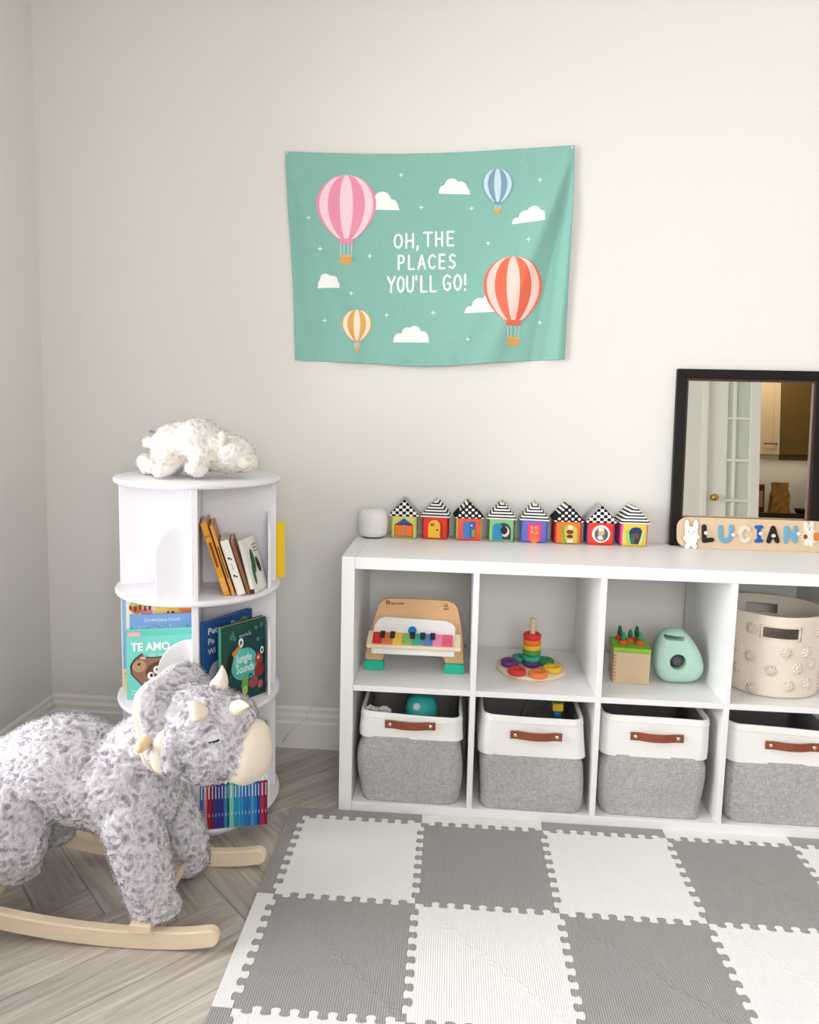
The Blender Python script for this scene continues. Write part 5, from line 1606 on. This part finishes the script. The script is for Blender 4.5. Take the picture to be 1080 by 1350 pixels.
# ================================================================== white plush bear asleep on the bookcase
ZD = TIER[3]
bear = thing('plush_bear', 'white plush polar bear lying face down on top of the round bookcase', 'plush toy', (0, 0, 0))
def W(u, v, y): return on(u, v, 1, y)
yb = -.03
prims = [
    (W(233, 592, yb), (.066, .075, .066)), (W(262, 588, yb), (.07, .078, .07)), (W(225, 605, yb-.0), (.05, .06, .05)),
    (W(246, 591, yb), (.088, .074, .067)), (W(281, 596, yb), (.075, .068, .058)),
    (W(305, 602, yb-.005), (.062, .062, .052)), (W(290, 598, yb), (.06, .065, .055)), (W(325, 612, yb-.01), (.032, .045, .026)),
    (W(217, 612, yb-.07), .028, W(212, 622, yb-.09), .024), (W(228, 605, yb-.05), .036, W(218, 617, yb-.08), .03),
    (W(265, 606, yb-.06), .032, W(262, 620, yb-.085), .026), (W(258, 620, yb-.09), (.028, .03, .018)),
    (W(193, 588, yb), .011, W(194, 583, yb), .012), (W(200, 586, yb), .014, W(210, 592, yb), .02),
    (W(193, 612, yb+.02), .026, W(197, 620, yb+.0), .024), (W(203, 618, yb-.085), (.03, .03, .018)),
]
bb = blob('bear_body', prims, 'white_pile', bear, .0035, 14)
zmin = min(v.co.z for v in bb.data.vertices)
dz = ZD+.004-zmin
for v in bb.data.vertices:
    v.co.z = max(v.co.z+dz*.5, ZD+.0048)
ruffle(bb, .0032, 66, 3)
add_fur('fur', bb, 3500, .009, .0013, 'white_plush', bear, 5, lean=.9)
ear = blob('ear', [(W(295, 580, yb-.055), (.013, .011, .022), Matrix.Rotation(.25, 3, 'Y')), (W(294, 573, yb-.052), (.012, .010, .012))], 'white_pile', bear, .004, 4)
q = W(202, 570, yb-.03)
tg = box('sewn_tag', -.009, .009, -.001, .001, -.004, .006, '8d8582', bear, bevel=0); tg.location = q; tg.rotation_euler = (.9, .25, .3); tg.scale = (1.1, 1, 1.0)

# ================================================================== rocking triceratops
rk = thing('rocking_triceratops', 'grey plush rocking triceratops with cream horns on curved wooden rails', 'rocking toy', (0, 0, 0))
YM = -.428; ROT = math.radians(1.5)
RP = Vector((-.45, YM, 0))
def rl(x, y, z):
    """rocker frame -> world: x along the rails, y across"""
    c, s = math.cos(ROT), math.sin(ROT)
    return Vector((RP.x+(x-RP.x)*c-(y)*s, RP.y+(x-RP.x)*s+(y)*c, z))
RR, XC = 1.75, -.36
def rail(yc, dx):
    n = 34; t_ = .0125; H = .042
    x0, x1 = -.99+dx, -.195+dx
    bot, top = [], []
    for i in range(n+1):
        x = x0+(x1-x0)*i/n
        z = RR-math.sqrt(RR*RR-(x-XC-dx)**2)
        if x > x1-.09: z += .6*(x-(x1-.09))**2
        hh = H
        bot.append((x, z)); top.append((x, z+hh))
    zc = (bot[-1][1]+top[-1][1])/2
    end = [(x1+.5*H*math.cos(math.radians(a))*.9, zc+.5*H*math.sin(math.radians(a))) for a in range(-75, 76, 15)]
    zc0 = (bot[0][1]+top[0][1])/2
    end0 = [(x0-.5*H*math.cos(math.radians(a))*.9, zc0+.5*H*math.sin(math.radians(a))) for a in range(75, -76, -15)]
    pts = bot+end+top[::-1]+end0
    bm = bmesh.new(); add_poly(bm, pts, 2*t_, 'y', -t_)
    bmesh.ops.bevel(bm, geom=[e for e in bm.edges if e.calc_face_angle(0) > 1.2], offset=.004, segments=3, affect='EDGES', clamp_overlap=True)
    o = put('rail', bm, 'pale_wood', rk)
    o.matrix_world = Matrix.Translation(rl(0, yc, 0)) @ Matrix.Rotation(ROT, 4, 'Z')
YN, YF_ = -.147, .147
rail(YN, 0.0); rail(YF_, .035)
def zr(x): return RR-math.sqrt(RR*RR-(x-XC)**2)+.042
for x in (-.352, -.715):
    o = box('cross_bar', -.024, .024, -.165, .165, 0, .022, 'pale_wood', rk, bevel=.003)
    o.matrix_world = Matrix.Translation(rl(x+.006, 0, zr(x)-.0015)) @ Matrix.Rotation(ROT, 4, 'Z')
    for sy in (-1, 1):
        for sx in (-1, 1):
            lathe('screw', [(0, .0008), (.0035, .0006), (.0035, 0)], 'a98a62', rk, 10, tuple(rl(x+.006+sx*.009, sy*.147, zr(x)+.0207)))
def Y_(y): return YM+y
B = lambda x, y, z: (x, YM+y, z)
def Hh(u, v, y): return on(u, v, 1, YM+y)
prims = [
    (B(-.59, 0, .325), (.16, .125, .118)), (B(-.665, 0, .305), (.115, .115, .108)), (B(-.52, 0, .305), (.15, .12, .105)), (B(-.44, -.005, .30), (.12, .118, .12)),
    (B(-.40, -.01, .285), (.095, .105, .11)),
    # neck up to the frill
    (B(-.42, -.005, .36), .085, B(-.34, -.02, .43), .075),
    # legs
    (B(-.392, -.078, .25), .070, Hh(196, 1165, -.10), .058), (Hh(196, 1165, -.10), .057, Hh(200, 1188, -.105), .050), (Hh(207, 1194, -.108), (.055, .048, .026)),
    (B(-.385, .065, .25), .066, Hh(246, 1110, .10), .056), (Hh(246, 1110, .10), .056, Hh(248, 1130, .105), .05), (Hh(250, 1136, .105), (.048, .045, .022)),
    (B(-.67, -.075, .26), .085, Hh(25, 1115, -.105), .062), (Hh(25, 1115, -.105), .062, Hh(20, 1136, -.10), .050), (Hh(25, 1144, -.10), (.050, .044, .024)),
    (B(-.66, .07, .26), .075, Hh(72, 1085, .10), .046), (Hh(76, 1098, .105), (.04, .045, .024)),
    # rump and tail
    (B(-.735, 0, .30), .085, B(-.81, .01, .275), .05), (B(-.81, .01, .275), .05, B(-.90, .02, .21), .022),
]
body = blob('plush_body', prims, 'grey_pile', rk, .0038, 26)
ruffle(body, .0048, 52, 1)
add_fur('body_fur', body, 22000, .010, .0014, 'grey_plush', rk, 3)

# head: looks right and a little down
hp = [
    (Hh(268, 965, -.05), (.088, .092, .088)), (Hh(292, 975, -.055), (.085, .085, .078)), (Hh(318, 985, -.06), (.062, .068, .062)), (Hh(250, 950, -.03), (.085, .085, .085)),
    (Hh(272, 1000, -.055), (.07, .07, .05)), (Hh(330, 990, -.06), (.045, .058, .052)),
    (Hh(275, 935, -.045), (.06, .07, .05)), (Hh(305, 945, -.05), (.055, .065, .045)),
]
head = blob('head', hp, 'grey_pile', rk, .0035, 20)
ruffle(head, .0048, 52, 5)
bc0 = Hh(340, 992, -.06)
def not_beak(P): return ((P-np.array(bc0))**2 @ np.array([1/.050**2, 1/.078**2, 1/.074**2])) > 1.0
add_fur('head_fur', head, 8000, .010, .0014, 'grey_plush', rk, 9, mask=not_beak)
mat('cream_velour', 'e8dccb', .85, .15, bump=(300, .15, I3))
bk2 = blob('beak', [(Hh(331, 991, -.062), (.046, .068, .066)), (Hh(324, 1003, -.064), (.048, .060, .050)), (Hh(336, 976, -.062), (.034, .052, .046))], 'cream_velour', rk, .006, 5)
bk2['label'] = 'cream velour beak'
# frill: a thick collar plate standing behind the head
fc = Hh(251, 950, -.025)
fn = Vector((.80, -.38, .30)).normalized()            # frill faces forward
fa = Vector((0, 0, 1)); fu = (fa-fn*fa.dot(fn)).normalized(); fs = fu.cross(fn).normalized()
def frp(a, r, d): return fc+fs*(math.cos(a)*r)+fu*(math.sin(a)*r)+fn*d
def frill_r(a): return .122*(1+.06*math.cos(5*a+.6))*(1+.06*math.sin(a))
bm = bmesh.new()
def plate(d0, d1, k0=1.0, mat_i=0):
    n = 60
    rings = []
    for rr, dd in ((.02, d1+.004), (.6, d1+.002), (.9, d1), (.985, d1*.6+d0*.4), (1.0, (d0+d1)/2), (.985, d1*.4+d0*.6), (.9, d0), (.5, d0), (.02, d0)):
        rings.append([bm.verts.new(frp(2*math.pi*i/n, frill_r(2*math.pi*i/n)*rr*k0, dd-.05*(rr**2))) for i in range(n)])
    for A, C in zip(rings[:-1], rings[1:]):
        for i in range(n): bm.faces.new((A[i], A[(i+1) % n], C[(i+1) % n], C[i]))
    bm.faces.new(rings[0]); bm.faces.new(rings[-1])
    bmesh.ops.recalc_face_normals(bm, faces=bm.faces[:])
plate(.0, .018)
fr_ = put('frill', bm, 'cream_velour', rk, smooth=True); fr_['label'] = 'cream-backed frill collar'
bm = bmesh.new(); plate(.016, .036, 1.0)
bmesh.ops.subdivide_edges(bm, edges=[e for e in bm.edges if e.calc_length() > .006], cuts=5, use_grid_fill=True)
ff = put('frill_front', bm, 'grey_pile', rk, smooth=True)
rm_ = ff.modifiers.new('r', 'REMESH'); rm_.mode = 'VOXEL'; rm_.voxel_size = .0035
apply_mods(ff); ff.data.materials.clear(); ff.data.materials.append(M('grey_pile')); ff.data.shade_smooth()
ruffle(ff, .0042, 52, 8)
fnn = np.array(fn)
add_fur('frill_fur', ff, 4000, .010, .0014, 'grey_plush', rk, 21)
# ear-like lobe hanging beside the cheek
lobe = blob('ear', [(Hh(212, 988, -.125), (.020, .016, .046), Matrix.Rotation(.2, 3, 'Y')), (Hh(211, 1003, -.13), (.022, .014, .034), Matrix.Rotation(-.3, 3, 'Y'))], 'cream_velour', rk, .005, 4)
lobe['label'] = 'cream inner ear'
lob2 = blob('ear_back', [(Hh(226, 988, -.122), (.026, .022, .05), Matrix.Rotation(.2, 3, 'Y')), (Hh(227, 1004, -.125), (.026, .02, .036))], 'grey_pile', rk, .0035, 6)
ruffle(lob2, .004, 52, 9)
add_fur('ear_fur', lob2, 900, .010, .0014, 'grey_plush', rk, 33)
def horn(u0, v0, u1, v1, y0, y1, r, bend):
    a, b = Hh(u0, v0, y0), Hh(u1, v1, y1); d = b-a
    pts, rs = [], []
    for i in range(9):
        t_ = i/8; q = a+d*t_+Vector(bend)*math.sin(math.pi*t_)
        pts.append(q); rs.append(r*(1-t_**1.6)*.94+.004*(1-t_)+.0015)
    bm = bmesh.new(); add_tube(bm, pts, rs, 16)
    ball(bm, pts[-1], .0022, 2)
    o = put('horn', bm, 'cream_velour', rk, smooth=True); o['label'] = 'cream felt horn'
horn(264, 942, 246, 926, -.125, -.135, .016, (.004, -.004, .006))
horn(287, 908, 293, 878, -.02, -.01, .018, (.004, 0, 0))
horn(313, 934, 328, 931, -.10, -.13, .013, (0, -.003, .004))
bm = bmesh.new(); e0 = Hh(283, 978, -.135); add_tube(bm, [e0+Vector((-.012, 0, -.003)), e0+Vector((0, -.003, .001)), e0+Vector((.01, 0, .005))], .0022, 6); put('stitched_eye', bm, 'black', rk, smooth=True)
# wooden grab handle through the neck
h0, h1 = Hh(183, 987, -.15), Hh(203, 968, -.09)
tube('grab_handle', [h0, h0.lerp(h1, .15), h1, Vector((h1.x+.0, YM+.1, h1.z))], [.011, .0125, .0125, .0125], 'birch', rk, 16)
